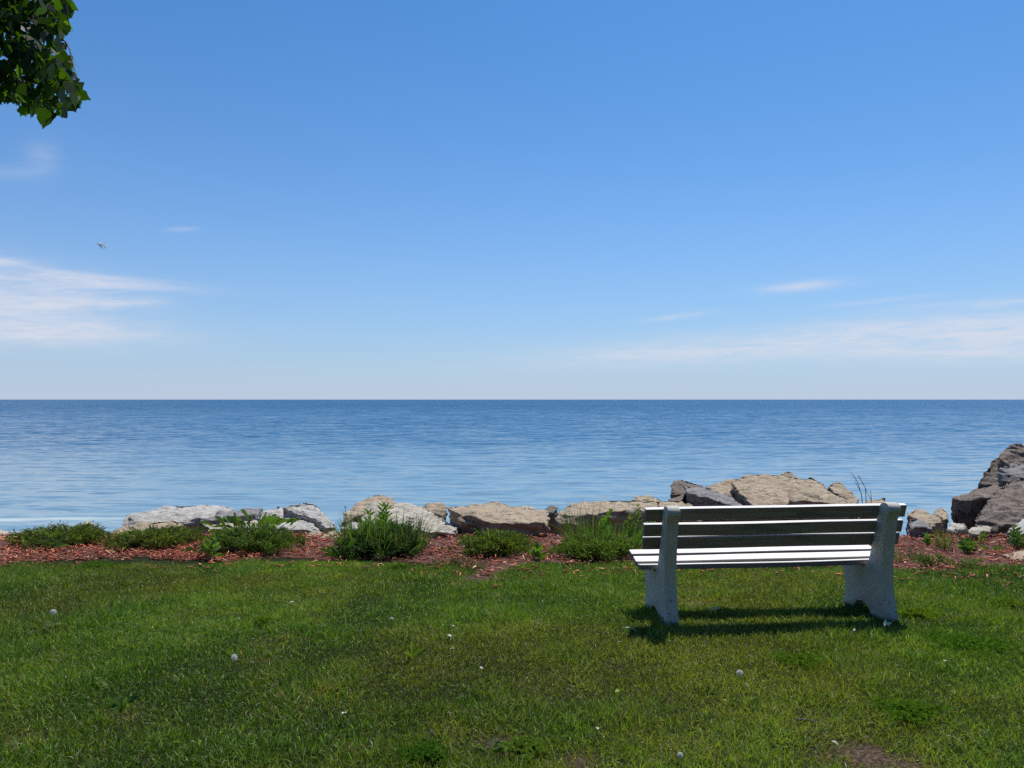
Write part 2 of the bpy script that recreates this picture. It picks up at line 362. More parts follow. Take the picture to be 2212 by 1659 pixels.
# ------------------------------------------------------------------ setting: ground, water, mulch bed
def axis(*parts): return np.concatenate([np.arange(a, b, s) for a, b, s in parts])
gx = axis((-400, -40, 40), (-40, -10, 2), (-10, 10, .2), (10, 40, 2), (40, 401, 40))
gy = axis((-300, -20, 40), (-20, 1, 1), (1, 15, .2), (15, 60, 5), (60, 81, 10))
XX, YY = np.meshgrid(gx, gy); nx, ny = len(gx), len(gy)
V = np.stack([XX, YY, G(XX, YY)], 2).reshape(-1, 3)
i = np.arange(nx - 1); j = np.arange(ny - 1); I, J = np.meshgrid(i, j); b = (J * nx + I).ravel()
tag(mesh_np('ground', V, np.stack([b, b + 1, b + nx + 1, b + nx], 1), M['ground'], smooth=True), 'lawn and bank sloping down to the lake', None, None, 'structure')
WZ = -1.15
wx = 30000
tag(mesh_np('water', np.array([[-wx, 11.0, WZ], [wx, 11.0, WZ], [wx, 40000, WZ], [-wx, 40000, WZ]]), np.array([[0, 1, 2, 3]]), M['water']), 'calm blue lake with fine ripples out to the horizon', None, None, 'structure')

EDGE = [(-260, 1224), (0, 1222), (50, 1216), (150, 1208), (300, 1205), (450, 1212), (520, 1213), (600, 1207), (700, 1208), (760, 1210), (900, 1214), (945, 1224), (990, 1222), (1040, 1244), (1090, 1234),
        (1150, 1217), (1300, 1217), (1400, 1215), (1700, 1216), (1950, 1234), (2050, 1233), (2130, 1228), (2212, 1224), (2480, 1222)]
eg = [gp(a, b_) for a, b_ in EDGE]; ex = np.array([q.x for q in eg]); ey = np.array([q.y for q in eg])
TOP = [(-260, 1168), (0, 1167), (120, 1160), (240, 1152), (330, 1150), (480, 1150), (640, 1160), (740, 1158), (920, 1160), (1000, 1158), (1100, 1146), (1200, 1152), (1400, 1150), (1600, 1145), (1960, 1136), (2060, 1143), (2150, 1150), (2212, 1154), (2480, 1156)]
tg_ = [gp(a, b_) for a, b_ in TOP]; tx_ = np.array([q.x for q in tg_]); ty_ = np.array([q.y for q in tg_])
def top(x): return np.interp(x, tx_, ty_) + .04 * np.sin(x * 6.1) + .03 * np.sin(x * 13 + 2)
def edge(x): return np.interp(x, ex, ey) + .05 * np.sin(x * 7.1) + .03 * np.sin(x * 17 + 1)
mx_ = np.arange(-8.6, 8.6, .06); vv = np.linspace(0, 1, 60)
MX, MV = np.meshgrid(mx_, vv); MY = edge(MX) + (top(MX) - edge(MX)) * MV
def bed(x, y):
    v = (y - edge(x)) / (top(x) - edge(x))
    return G(x, y) + .006 + np.where((v > 0) & (v < 1), .02 * np.sin(x * 5 + y * 3) * np.sin(y * 6) * np.clip(v * 4, 0, 1) + .02 * np.clip(v * 3, 0, 1) * np.clip((1 - v) * 6, -.3, 1), 0)
MZ = bed(MX, MY)
n_ = len(mx_); I, J = np.meshgrid(np.arange(n_ - 1), np.arange(59)); b = (J * n_ + I).ravel()
tag(mesh_np('mulch_bed', np.stack([MX, MY, MZ], 2).reshape(-1, 3), np.stack([b, b + 1, b + n_ + 1, b + n_], 1), M['mulch'], smooth=True), 'bed of red wood mulch between lawn and rocks', None, None, 'structure')
# loose chips lying on the bed
N = 62000
cx_ = rng.uniform(-7.4, 7.4, N); cv = np.where(rng.random(N) < .012, rng.uniform(-.05, 0, N), rng.uniform(0, 1.03, N)); cy_ = edge(cx_) + (top(cx_) - edge(cx_)) * cv
keep = np.abs(cx_) < .70 * cy_ + .8; cx_, cy_ = cx_[keep], cy_[keep]; N = len(cx_)
cz_ = bed(cx_, cy_) + rng.uniform(.002, .034, N)
L_ = rng.uniform(.025, .09, N); W_ = rng.uniform(.006, .015, N); T_ = rng.uniform(.004, .010, N)
a_ = rng.uniform(0, 6.283, N); ti = rng.normal(0, .35, N); ro = rng.normal(0, .6, N)
ax = np.stack([np.cos(a_) * np.cos(ti), np.sin(a_) * np.cos(ti), np.sin(ti)], 1)
bx = nrm(np.cross(np.array([[0, 0, 1.]]), ax)); cxv = np.cross(ax, bx); b2 = bx * np.cos(ro)[:, None] + cxv * np.sin(ro)[:, None]; c2 = np.cross(ax, b2)
P0 = np.stack([cx_, cy_, cz_], 1); Vs = []
for sx, sy, sz in [(-1, -1, -1), (1, -.5, -1), (1, .5, -1), (-1, 1, -1), (-1, -1, 1), (1, -.5, 1), (1, .5, 1), (-1, 1, 1)]:
    Vs.append(P0 + ax * (sx * L_ / 2)[:, None] + b2 * (sy * W_ / 2)[:, None] + c2 * (sz * T_ / 2)[:, None])
V = np.stack(Vs, 1).reshape(-1, 3); o8 = (np.arange(N) * 8)[:, None]
F = np.concatenate([o8 + np.array([q]) for q in [(0, 3, 2, 1), (4, 5, 6, 7), (0, 1, 5, 4), (1, 2, 6, 5), (2, 3, 7, 6), (3, 0, 4, 7)]], 1).reshape(-1, 4)
pal = np.array([(.33, .078, .038), (.42, .125, .065), (.18, .045, .024), (.50, .25, .15), (.34, .10, .05), (.55, .38, .25)])
cc = pal[rng.choice(6, N, p=[.28, .20, .24, .08, .16, .04])] * np.array([[1.12, 1.08, 1.0]]) * rng.uniform(.6, 1.65, (N, 1))
tag(mesh_np('wood_chips', V, F, M['chip'], col=np.repeat(cc, 8, 0)), 'loose red wood chips scattered over the mulch bed', 'mulch', None, 'stuff')

# ------------------------------------------------------------------ lawn
def vnoise(x, y, s, seed=0):
    """cheap smooth value noise, vectorised"""
    r = np.random.default_rng(seed).random((256, 256)); u, v = x * s + 100.3, y * s + 57.7
    i, j = np.floor(u).astype(int), np.floor(v).astype(int); fu, fv = u - i, v - j; fu = fu * fu * (3 - 2 * fu); fv = fv * fv * (3 - 2 * fv)
    g = lambda a, b: r[a % 256, b % 256]
    return (g(i, j) * (1 - fu) + g(i + 1, j) * fu) * (1 - fv) + (g(i, j + 1) * (1 - fu) + g(i + 1, j + 1) * fu) * fv
def lawn(N, seed):
    r = np.random.default_rng(seed)
    y = r.uniform(1.9 ** 1.45, 8.0 ** 1.45, N) ** (1 / 1.45); x = r.uniform(-1, 1, N) * (.74 * y + .7)
    ok = y < edge(x) + .03 + r.normal(0, .07, N)
    wr = np.zeros(N)
    for q, rad, wk in worn:
        d = np.hypot(x - q.x, y - q.y) / rad * (.7 + .6 * vnoise(x, y, 14, 3)); wr = np.maximum(wr, wk * np.clip(1.3 - d, 0, 1))
    ok &= r.random(N) > (wr * 1.05) ** 2 * .9
    base = np.hypot((x - 1.97) * .0, 0)
    x, y, wr = x[ok], y[ok], wr[ok]; N = len(x)
    n1 = vnoise(x, y, 1.3, 1); n2 = vnoise(x, y, 4.5, 2); n3 = vnoise(x, y, 12, 4); n4 = vnoise(x, y, .6, 6)
    tf = np.clip((vnoise(x, y, 2.4, 41) - .66) * 6, 0, 1) * (.5 + .5 * n3)
    hgt = (.022 + .024 * n1 + .028 * n2 ** 1.5) * (1 + .75 * tf) * r.uniform(.6, 1.25, N) * (1 - .45 * wr)
    lean = np.abs(r.normal(0, .62, N)) + .12; a = r.uniform(0, 6.283, N) + 0 * n1
    D = np.stack([np.cos(a) * np.sin(lean), np.sin(a) * np.sin(lean), np.cos(lean)], 1)
    W = r.uniform(.0028, .0056, N) * (1 + .09 * np.clip(y - 3, 0, 5))
    Vv, q, k = ribbons(np.stack([x, y, G(x, y) - .004], 1), D, hgt, W, (1, .85, .1), r.uniform(.2, 1.2, N), r.uniform(0, 6.283, N))
    g = np.clip(1.0 * n1 + .75 * n2 + .5 * n3 - .62, 0, 1)[:, None]; ol = np.clip(2.4 * vnoise(x, y, .9, 31) + .8 * vnoise(x, y, 3.1, 32) - 1.35, 0, 1)[:, None]
    c = (1 - g) * np.array([[.056, .112, .018]]) + g * np.array([[.165, .245, .036]])
    c = c * (1 - ol) + ol * (np.array([[.195, .205, .042]]) * (.6 + .5 * g))
    c = c * (1 - .55 * tf[:, None]) + .55 * tf[:, None] * np.array([[.080, .165, .024]])
    c = c * (.86 + .42 * n4[:, None]) * r.uniform(.6, 1.45, (N, 1)); c = np.where((r.random(N) < .13)[:, None], np.array([[.27, .36, .14]]) * r.uniform(.7, 1.3, (N, 1)), c)  # random pale blades: sun glints put into the blade colour
    dry = (r.random(N) < .06 + .35 * np.clip(n3 * n2 * 2.2 - .75, 0, 1) + .62 * wr)[:, None]
    c = np.where(dry, np.array([[.33, .27, .125]]) * r.uniform(.5, 1.2, (N, 1)), c)
    return Vv, q, np.repeat(c, k, 0)
Vg, Fg, Cg = lawn(560000, 11)
tag(mesh_np('grass', Vg, Fg, M['grass'], col=Cg), 'short mown green lawn with dry blades and darker tufts', 'grass', None, 'stuff')

# ------------------------------------------------------------------ shoreline boulders
def rock(label, mat, hulls, seed, amp=1.0, vox=.022, group='shoreline boulders', down=.25, shrink=.93, name='boulder'):
    """one boulder: the hull of the listed points (picture point, distance) taken down into the bank, roughened"""
    bm = bmesh.new(); allp = []; rr = random.Random(seed * 7)
    for h in hulls:
        P = [at(*q) for q in h]; c = sum(P, Vector()) / len(P)
        P += [Vector((c.x + (q.x - c.x) * shrink, c.y + (q.y - c.y) * shrink + .02, min(q.z - .03, float(G(q.x, q.y)) - down))) for q in P]
        allp += P
        vs = [bm.verts.new(q) for q in P]
        r = bmesh.ops.convex_hull(bm, input=vs)
        bmesh.ops.delete(bm, geom=[v for v in set(r['geom_interior'] + r['geom_unused']) if isinstance(v, bmesh.types.BMVert)], context='VERTS')
        part = [v for v in r['geom'] if isinstance(v, bmesh.types.BMVert)]
        cen = sum((v.co for v in part), Vector()) / len(part)
        if len(hulls) == 1 and seed not in (20, 22, 33, 34, 35, 27):          # break off corners along flat planes
            for k in range(9):
                nn = Vector((rr.uniform(-1, 1), rr.uniform(-1, .6), rr.uniform(-.15, .9))).normalized()
                far = max(((v.co - cen).dot(nn) for v in bm.verts)); dpl = far - rr.uniform(.015, .06) * min(1.0, far * 1.5)
                g_ = bmesh.ops.bisect_plane(bm, geom=bm.verts[:] + bm.edges[:] + bm.faces[:], plane_co=cen + nn * dpl, plane_no=nn, clear_outer=True)
                es = [e for e in g_['geom_cut'] if isinstance(e, bmesh.types.BMEdge)]
                if es: bmesh.ops.edgeloop_fill(bm, edges=es)
    bmesh.ops.recalc_face_normals(bm, faces=bm.faces)
    c = sum(allp, Vector()) / len(allp); org = Vector((c.x, c.y, float(G(c.x, c.y))))
    bmesh.ops.translate(bm, verts=bm.verts, vec=-org)
    me = bpy.data.meshes.new('rough'); bm.to_mesh(me); bm.free()
    tmp = bpy.data.objects.new('rough', me); C.objects.link(tmp)
    rm = tmp.modifiers.new('r', 'REMESH'); rm.mode = 'VOXEL'; rm.voxel_size = vox; rm.adaptivity = 0
    dg = bpy.context.evaluated_depsgraph_get(); ev = tmp.evaluated_get(dg)
    me2 = bpy.data.meshes.new_from_object(ev); bpy.data.objects.remove(tmp); bpy.data.meshes.remove(me)
    n = len(me2.vertices); co = np.empty(n * 3, np.float32); no = np.empty(n * 3, np.float32)
    me2.vertices.foreach_get('co', co); me2.vertices.foreach_get('normal', no)
    co = co.reshape(-1, 3); no = no.reshape(-1, 3)
    so_ = Vector((seed * 13.7, seed * 5.1, seed * 3.3)); d = np.empty(n)
    for k in range(n):
        q = Vector(co[k].tolist())
        s = q + so_
        a = mn.fractal(s * 2.4, 1.0, 2.1, 4) * .020
        tilt = Vector((s.x * 1.0, s.y * 1.3, s.z * 3.2 + s.x * .5))
        b = mn.noise(tilt * 3.1, noise_basis='VORONOI_F2F1') * .030
        f = mn.fractal(s * 14.0, .75, 2.2, 3) * .011
        e = abs(mn.noise(Vector((s.x * 4, s.y * 4, s.z * 15)))) * -.014
        d[k] = a + min(b, .02) - .012 + f + e
    co = co + no * (d * amp)[:, None]
    me2.vertices.foreach_set('co', co.ravel().astype(np.float32))
    me2.polygons.foreach_set('use_smooth', np.ones(len(me2.polygons), dtype=bool))
    me2.update(); me2.name = name; me2.materials.clear(); me2.materials.append(M[mat])
    o = bpy.data.objects.new(name, me2); C.objects.link(o); o.location = org
    return tag(o, label, 'rock', group)

ROCKS = [
 ('low pale rock at the left edge of the picture, beside the first shrub', 'pale', [[(-60, 1152, 10.4), (-30, 1143, 11), (48, 1145, 11), (55, 1151, 10.5), (45, 1164, 9.9), (-60, 1168, 9.7)]], 1),
 ('small pale rock half hidden behind the leftmost shrub', 'pale', [[(158, 1146, 11.0), (170, 1127, 11.3), (188, 1119, 11.6), (205, 1128, 11.6), (224, 1143, 11.0)]], 2),
 ('long whitish slab with one dark end, leftmost of the large stones', 'white', [[(257, 1131, 10.9), (269, 1110, 11.2), (300, 1101, 11.6), (347, 1093, 11.9), (446, 1086, 12.1), (500, 1092, 11.9), (507, 1098, 11.3), (282, 1130, 10.7), (430, 1120, 10.7), (500, 1106, 10.9)]], 3),
 ('low beige ledge lying in front of the long whitish slab', 'tan', [[(232, 1146, 10.3), (275, 1131, 10.6), (370, 1119, 10.7), (402, 1125, 10.5), (398, 1136, 10.2), (322, 1143, 10.1), (238, 1153, 10.0)]], 4),
 ('thin grey ledge with dark underside between the whitish slab and white block', 'grey', [[(424, 1121, 10.5), (471, 1104, 10.9), (500, 1098, 11.2), (568, 1093, 11.3), (566, 1101, 10.7), (494, 1110, 10.4), (430, 1127, 10.4), (494, 1120, 10.35), (566, 1107, 10.6)]], 5),
 ('flat pale stone tucked under the thin grey ledge', 'pale', [[(428, 1128, 10.4), (500, 1121, 10.6), (560, 1118, 10.6), (575, 1135, 10.2), (440, 1142, 10.1)]], 6),
 ('pale flat faced block beside the dark ledge behind the third shrub', 'white', [[(560, 1110, 10.9), (568, 1098, 11.3), (603, 1090, 11.5), (640, 1108, 11.1), (690, 1124, 10.7), (700, 1140, 10.3), (600, 1143, 10.2), (562, 1130, 10.4)]], 7),
 ('arched grey white rock with a dark hollow on its left side', 'white', [[(604, 1092, 11.0), (652, 1082, 11.2), (677, 1082, 11.3), (697, 1093, 11.2), (697, 1107, 10.9), (642, 1109, 10.8)], [(642, 1103, 10.9), (697, 1097, 11.0), (726, 1126, 10.6), (728, 1138, 10.3), (704, 1139, 10.3), (690, 1120, 10.5)]], 8),
 ('low yellowish slab level with the mulch right of third shrub', 'tan', [[(640, 1153, 9.9), (662, 1145, 10.2), (727, 1141, 10.3), (745, 1146, 10.1), (742, 1158, 9.7), (657, 1161, 9.65)]], 9, 1.0, .022, 'shoreline boulders', .25, 1.12),
 ('small white stone wedged left of the big pale slab', 'white', [[(730, 1140, 10.3), (748, 1127, 10.6), (778, 1123, 10.6), (785, 1138, 10.2)]], 10, 1.0, .022, 'shoreline boulders', .25, 1.12),
 ('brown peaked rock rising behind the big pale slab', 'tan', [[(727, 1130, 10.5), (745, 1112, 10.8), (761, 1082, 11.4), (796, 1071, 11.7), (819, 1061, 11.8), (838, 1066, 11.8), (866, 1082, 11.5), (850, 1096, 11.0), (790, 1107, 10.7)]], 11),
 ('big pale slab sloping down towards the mulch, behind the tall grass', 'pale', [[(768, 1108, 10.8), (792, 1088, 11.2), (828, 1081, 11.4), (868, 1080, 11.5), (915, 1090, 11.3), (952, 1112, 10.7), (1002, 1141, 9.95), (987, 1149, 9.8), (940, 1150, 9.75), (925, 1145, 9.85), (863, 1127, 10.2), (813, 1112, 10.5), (780, 1122, 10.5)]], 12),
 ('small pointed tan rock behind the big pale slab', 'tan', [[(912, 1092, 11.7), (930, 1078, 11.9), (945, 1075, 12.0), (960, 1082, 11.9), (970, 1092, 11.6), (965, 1112, 11.2), (920, 1105, 11.3)]], 13),
 ('wide tan slab with flat sunlit top and shaded vertical front, middle of the shore', 'tan', [[(963, 1093, 10.4), (1037, 1085, 11.4), (1118, 1092, 11.4), (1160, 1096, 11.2), (1188, 1103, 10.7), (982, 1105, 10.2), (1029, 1115, 10.05), (1069, 1127, 9.9), (1095, 1125, 9.95), (1151, 1125, 9.95), (1180, 1125, 9.95), (1066, 1144, 9.9), (1190, 1140, 9.95), (990, 1131, 10.1)], [(1030, 1090, 11.4), (1061, 1077, 11.9), (1082, 1081, 11.8), (1110, 1092, 11.3)]], 14),
 ('small grey white stone at the waterline behind the wide tan slab', 'white', [[(1110, 1093, 12.0), (1125, 1086, 12.2), (1150, 1085, 12.2), (1165, 1093, 12.0), (1158, 1100, 11.8)]], 15),
 ('small dark rock between the wide tan slab and the long low slab', 'brown', [[(1166, 1096, 11.9), (1181, 1086, 12.1), (1194, 1086, 12.1), (1210, 1094, 11.9), (1200, 1102, 11.6), (1170, 1102, 11.6)]], 16),
 ('long low slab with dark front behind the tall weeds left of bench', 'tan', [[(1190, 1124, 10.3), (1222, 1090, 11.1), (1255, 1079, 11.6), (1292, 1078, 11.7), (1354, 1077, 11.7), (1424, 1080, 11.6), (1424, 1093, 10.9), (1394, 1098, 10.5), (1354, 1098, 10.4), (1292, 1103, 10.3), (1243, 1108, 10.2), (1205, 1110, 10.3), (1230, 1140, 10.1)]], 17),
 ('rough tan hump on top of the long low slab', 'tan', [[(1352, 1078, 11.9), (1379, 1064, 12.1), (1404, 1067, 12.1), (1446, 1080, 11.9), (1400, 1082, 11.7)]], 18),
 ('smooth tan slab just behind the left end of the bench', 'tan', [[(1418, 1096, 10.7), (1422, 1078, 11.5), (1476, 1079, 11.5), (1498, 1086, 11.2), (1525, 1098, 10.8), (1520, 1112, 10.4), (1420, 1110, 10.4)]], 19),
 ('upright brown grey rock with dark left face above the bench left post', 'brown', [[(1446, 1064, 11.8), (1446, 1047, 12.0), (1452, 1035, 12.3), (1470, 1031, 12.5), (1497, 1040, 12.5), (1522, 1046, 12.5), (1530, 1060, 12.2), (1490, 1066, 11.7)]], 20),
 ('black wet looking rock under the upright brown grey rock', 'brown', [[(1436, 1071, 11.6), (1448, 1063, 11.8), (1480, 1062, 11.8), (1480, 1080, 11.4), (1450, 1080, 11.4)]], 21),
 ('grey slab tilted steeply with dark front above the bench back', 'grey', [[(1474, 1047, 11.8), (1501, 1050, 12.1), (1546, 1058, 12.0), (1582, 1070, 11.7), (1612, 1090, 11.2), (1482, 1062, 11.5), (1526, 1074, 11.3), (1558, 1079, 11.2), (1600, 1092, 10.9), (1478, 1078, 11.52), (1520, 1094, 11.28), (1575, 1094, 11.12)]], 22),
 ('brown rounded rock behind and left of the biggest tan boulder', 'tan', [[(1522, 1048, 12.4), (1553, 1038, 12.7), (1580, 1032, 12.8), (1604, 1028, 12.7), (1604, 1052, 12.2), (1570, 1074, 11.8), (1540, 1063, 12.0)]], 23),
 ('biggest tan boulder with broad sunlit face behind the middle of the bench', 'tan', [[(1575, 1039, 12.2), (1600, 1026, 12.7), (1625, 1020, 13.0), (1680, 1021, 13.0), (1728, 1032, 12.8), (1770, 1036, 12.6), (1798, 1060, 12.0), (1780, 1092, 11.2), (1700, 1098, 11.0), (1640, 1097, 11.0), (1620, 1089, 11.2), (1590, 1054, 11.8)], [(1678, 1024, 13.0), (1699, 1013, 13.2), (1711, 1016, 13.2), (1730, 1034, 12.9)], [(1735, 1034, 12.7), (1745, 1026, 12.8), (1757, 1028, 12.8), (1786, 1044, 12.5), (1760, 1050, 12.3)]], 24),
 ('tan rock with dark front just above the bench top board', 'tan', [[(1697, 1073, 10.9), (1702, 1058, 11.2), (1745, 1053, 11.3), (1795, 1061, 11.7), (1846, 1077, 11.7), (1840, 1094, 11.0), (1770, 1071, 11.0), (1800, 1086, 10.9), (1700, 1098, 10.95), (1800, 1100, 10.93)]], 25),
 ('tan brown rock with dark broken left side, right of the biggest boulder', 'tan', [[(1784, 1044, 12.2), (1794, 1040, 12.4), (1811, 1036, 12.6), (1818, 1040, 12.6), (1824, 1048, 12.5), (1845, 1058, 12.3), (1861, 1075, 11.9), (1850, 1092, 11.4), (1800, 1062, 11.9)]], 26),
 ('low tan rock behind the bench right post', 'tan', [[(1850, 1092, 11.6), (1864, 1081, 11.9), (1882, 1076, 12.1), (1910, 1072, 12.2), (1920, 1082, 11.9), (1925, 1096, 11.4)]], 27),
 ('tan grey rock slanting right beside the bench right post', 'tan', [[(1955, 1108, 10.7), (1965, 1098, 11.0), (1984, 1091, 11.3), (2004, 1101, 11.1), (2030, 1115, 10.7), (2042, 1125, 10.4), (2016, 1128, 10.2), (1976, 1117, 10.5)]], 28, 1.0, .022, 'shoreline boulders', .25, 1.12),
 ('low dark grey rock below the slanting tan rock', 'grey', [[(1958, 1120, 10.35), (1978, 1114, 10.45), (2010, 1124, 10.2), (2020, 1136, 9.9), (1962, 1138, 9.9)]], 29, 1.0, .022, 'shoreline boulders', .25, 1.12),
 ('small ridged tan rock at the waterline left of the dark boulder heap', 'tan', [[(2010, 1104, 11.3), (2022, 1091, 11.6), (2035, 1093, 11.6), (2050, 1100, 11.3), (2052, 1118, 10.8), (2036, 1121, 10.7)]], 30, 1.0, .022, 'shoreline boulders', .25, 1.12),
 ('flat topped dark block at the left foot of the boulder heap', 'brown', [[(2050, 1075, 11.0), (2062, 1070, 11.5), (2103, 1056, 11.9), (2143, 1045, 12.1), (2175, 1042, 12.1), (2175, 1062, 11.0), (2103, 1068, 10.8), (2072, 1073, 10.85), (2052, 1111, 10.95), (2064, 1115, 10.88), (2105, 1114, 10.85)]], 31),
 ('largest rough brown boulder at the right edge, front of the heap', 'brown', [[(2097, 1116, 10.4), (2133, 1073, 10.9), (2153, 1051, 11.2), (2175, 1036, 11.5), (2212, 1023, 11.7), (2290, 1012, 11.7), (2320, 1060, 11.0), (2300, 1120, 10.2), (2173, 1134, 9.95), (2143, 1142, 9.9), (2103, 1128, 10.2), (2160, 1085, 10.5), (2230, 1075, 10.5)]], 32, 1.25),
 ('pale grey rock resting high between two dark boulders of the heap', 'grey', [[(2152, 1011, 12.0), (2169, 1003, 12.2), (2195, 998, 12.4), (2230, 1001, 12.4), (2270, 1012, 12.3), (2260, 1040, 11.8), (2163, 1037, 11.8)]], 33),
 ('tall dark rock with stepped left side at the back of the heap', 'brown', [[(2106, 1056, 12.6), (2111, 1037, 12.7), (2127, 1013, 12.9), (2141, 990, 13.1), (2151, 983, 13.2), (2190, 985, 13.2), (2190, 1050, 12.4)]], 34),
 ('topmost dark brown rock of the heap at the right edge', 'brown', [[(2154, 984, 12.9), (2157, 975, 13.1), (2171, 963, 13.2), (2185, 955, 13.3), (2201, 955, 13.4), (2214, 961, 13.4), (2262, 985, 13.3), (2262, 1010, 12.8), (2180, 1005, 12.6)]], 35, 1.1),
 ('whitish grey rock at lower right edge in front of the heap', 'white', [[(2168, 1148, 9.6), (2183, 1134, 9.9), (2212, 1116, 10.2), (2270, 1105, 10.3), (2290, 1130, 9.7), (2260, 1155, 9.4)]], 36),
 ('pale flat stone under the weeds, left foot of the heap', 'pale', [[(2044, 1136, 10.0), (2052, 1123, 10.3), (2085, 1124, 10.3), (2096, 1134, 10.0), (2070, 1141, 9.8)]], 37, 1.0, .022, 'shoreline boulders', .25, 1.12),
 ('pale beige stone in front of the largest rough boulder', 'pale', [[(2085, 1141, 9.8), (2095, 1132, 10.0), (2113, 1130, 10.05), (2140, 1133, 10.0), (2146, 1146, 9.6), (2100, 1149, 9.5)]], 38, 1.0, .022, 'shoreline boulders', .25, 1.12),
 ('small beige stone lying on the mulch at the right edge', 'tan', [[(2164, 1196, 8.4), (2190, 1188, 8.6), (2230, 1184, 8.7), (2235, 1200, 8.2), (2192, 1206, 8.1)]], 39, .5),
]
for q in ROCKS: rock(*q)

# ------------------------------------------------------------------ bench
YAW = R(5)
bench = empty('park_bench', (1.0812, 5.367, float(G(1.08, 5.37))), 'white park bench with concrete end supports and timber boards, facing the lake', 'bench')
bench.rotation_euler = (0, -.004, YAW)
# side profile of an end support: (distance towards the lake, height)
back = catmull([(-.004, -.06, 0), (.0, .0, 0), (.020, .08, 0), (.046, .17, 0), (.059, .26, 0), (.060, .36, 0), (.044, .5, 0), (.028, .60, 0), (.010, .70, 0), (-.012, .745, 0), (-.038, .785, 0)], 4)
head = [(-.040 + .0, .797, 0), (-.030, .818, 0), (-.008, .835, 0), (.022, .841, 0), (.055, .836, 0), (.080, .820, 0), (.098, .795, 0)]
front = catmull([(.108, .76, 0), (.128, .70, 0), (.160, .60, 0), (.196, .50, 0), (.222, .42, 0), (.240, .375, 0), (.268, .338, 0), (.31, .326, 0), (.385, .327, 0), (.45, .348, 0), (.60, .378, 0), (.66, .386, 0), (.675, .37, 0), (.665, .335, 0), (.625, .27, 0), (.590, .19, 0), (.575, .11, 0), (.588, .04, 0), (.615, -.02, 0), (.625, -.10, 0)], 4)
arch = [(.47, -.10, 0), (.455, -.02, 0), (.41, .035, 0), (.33, .055, 0), (.25, .035, 0), (.205, -.02, 0), (.19, -.10, 0)]
prof = [(p[0], p[1]) for p in back + head + front + arch]
def support(x0, th=.089):
    bm = bmesh.new(); f = bm.faces.new([bm.verts.new((x0, s_, z_)) for s_, z_ in prof])
    r = bmesh.ops.extrude_face_region(bm, geom=[f]); vs = [v for v in r['geom'] if isinstance(v, bmesh.types.BMVert)]
    bmesh.ops.translate(bm, verts=vs, vec=(th, 0, 0)); bmesh.ops.recalc_face_normals(bm, faces=bm.faces)
    es = [e for e in bm.edges if len(e.link_faces) == 2 and e.calc_face_angle(0) > 1.2]
    bmesh.ops.bevel(bm, geom=es, offset=.007, segments=2, affect='EDGES', profile=.5)
    o = mesh_bm('end_support', bm, M['concrete'], bench, True); o.data.set_sharp_from_angle(angle=R(40)); return o
support(0.0); support(1.606, .092)
def board(name, s0, z0, ang, wid, thk, mat, x0, x1, sag=0.0):
    """a board whose near lower edge is s0,z0; its width runs along ang (radians from horizontal, towards the lake)"""
    bm = bmesh.new(); n = 24; ca, sa = math.cos(ang), math.sin(ang)
    rows = []
    for k in range(n + 1):
        u = k / n; x = x0 + (x1 - x0) * u; dz = -sag * 4 * u * (1 - u) + .0012 * math.sin(u * 9 + s0 * 40); ds = .002 * math.sin(u * 5 + z0 * 30)
        rows.append([bm.verts.new((x, s0 + ds + ca * a_ - sa * b_, z0 + dz + sa * a_ + ca * b_)) for a_, b_ in ((0, 0), (wid, 0), (wid, thk), (0, thk))])
    for k in range(n):
        for j in range(4): bm.faces.new((rows[k][j], rows[k][(j + 1) % 4], rows[k + 1][(j + 1) % 4], rows[k + 1][j]))
    bm.faces.new(rows[0]); bm.faces.new(rows[-1][::-1]); bmesh.ops.recalc_face_normals(bm, faces=bm.faces)
    es = [e for e in bm.edges if len(e.link_faces) == 2 and e.calc_face_angle(0) > 1.2]
    bmesh.ops.bevel(bm, geom=es, offset=.003, segments=1, affect='EDGES')
    o = mesh_bm(name, bm, mat, bench, True); o.data.set_sharp_from_angle(angle=R(30)); return o
XL, XR = -.122, 1.606 + .212
# seat: three boards on the curved seat rest
board('seat_slat', .518, .372, R(9), .092, .038, M['timber'], XL, XR)
board('seat_slat', .405, .340, R(14), .092, .038, M['timber'], XL + .003, XR - .004, .002)
o = board('seat_slat', .292, .337, R(-9), .092, .038, M['timber'], XL + .012, XR + .004, .006)
# back rest: three boards leaning back; the width runs up the rest, so the rear face is the board's broad face
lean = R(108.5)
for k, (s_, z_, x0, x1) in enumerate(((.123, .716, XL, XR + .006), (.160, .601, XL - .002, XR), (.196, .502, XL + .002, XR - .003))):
    o = board('back_slat', s_ + .038 * math.sin(lean), z_ - .038 * math.cos(lean), lean, .092 if k else .094, .038, M['weathered_shaded'], x0, x1, -.002 if k == 0 else .001)

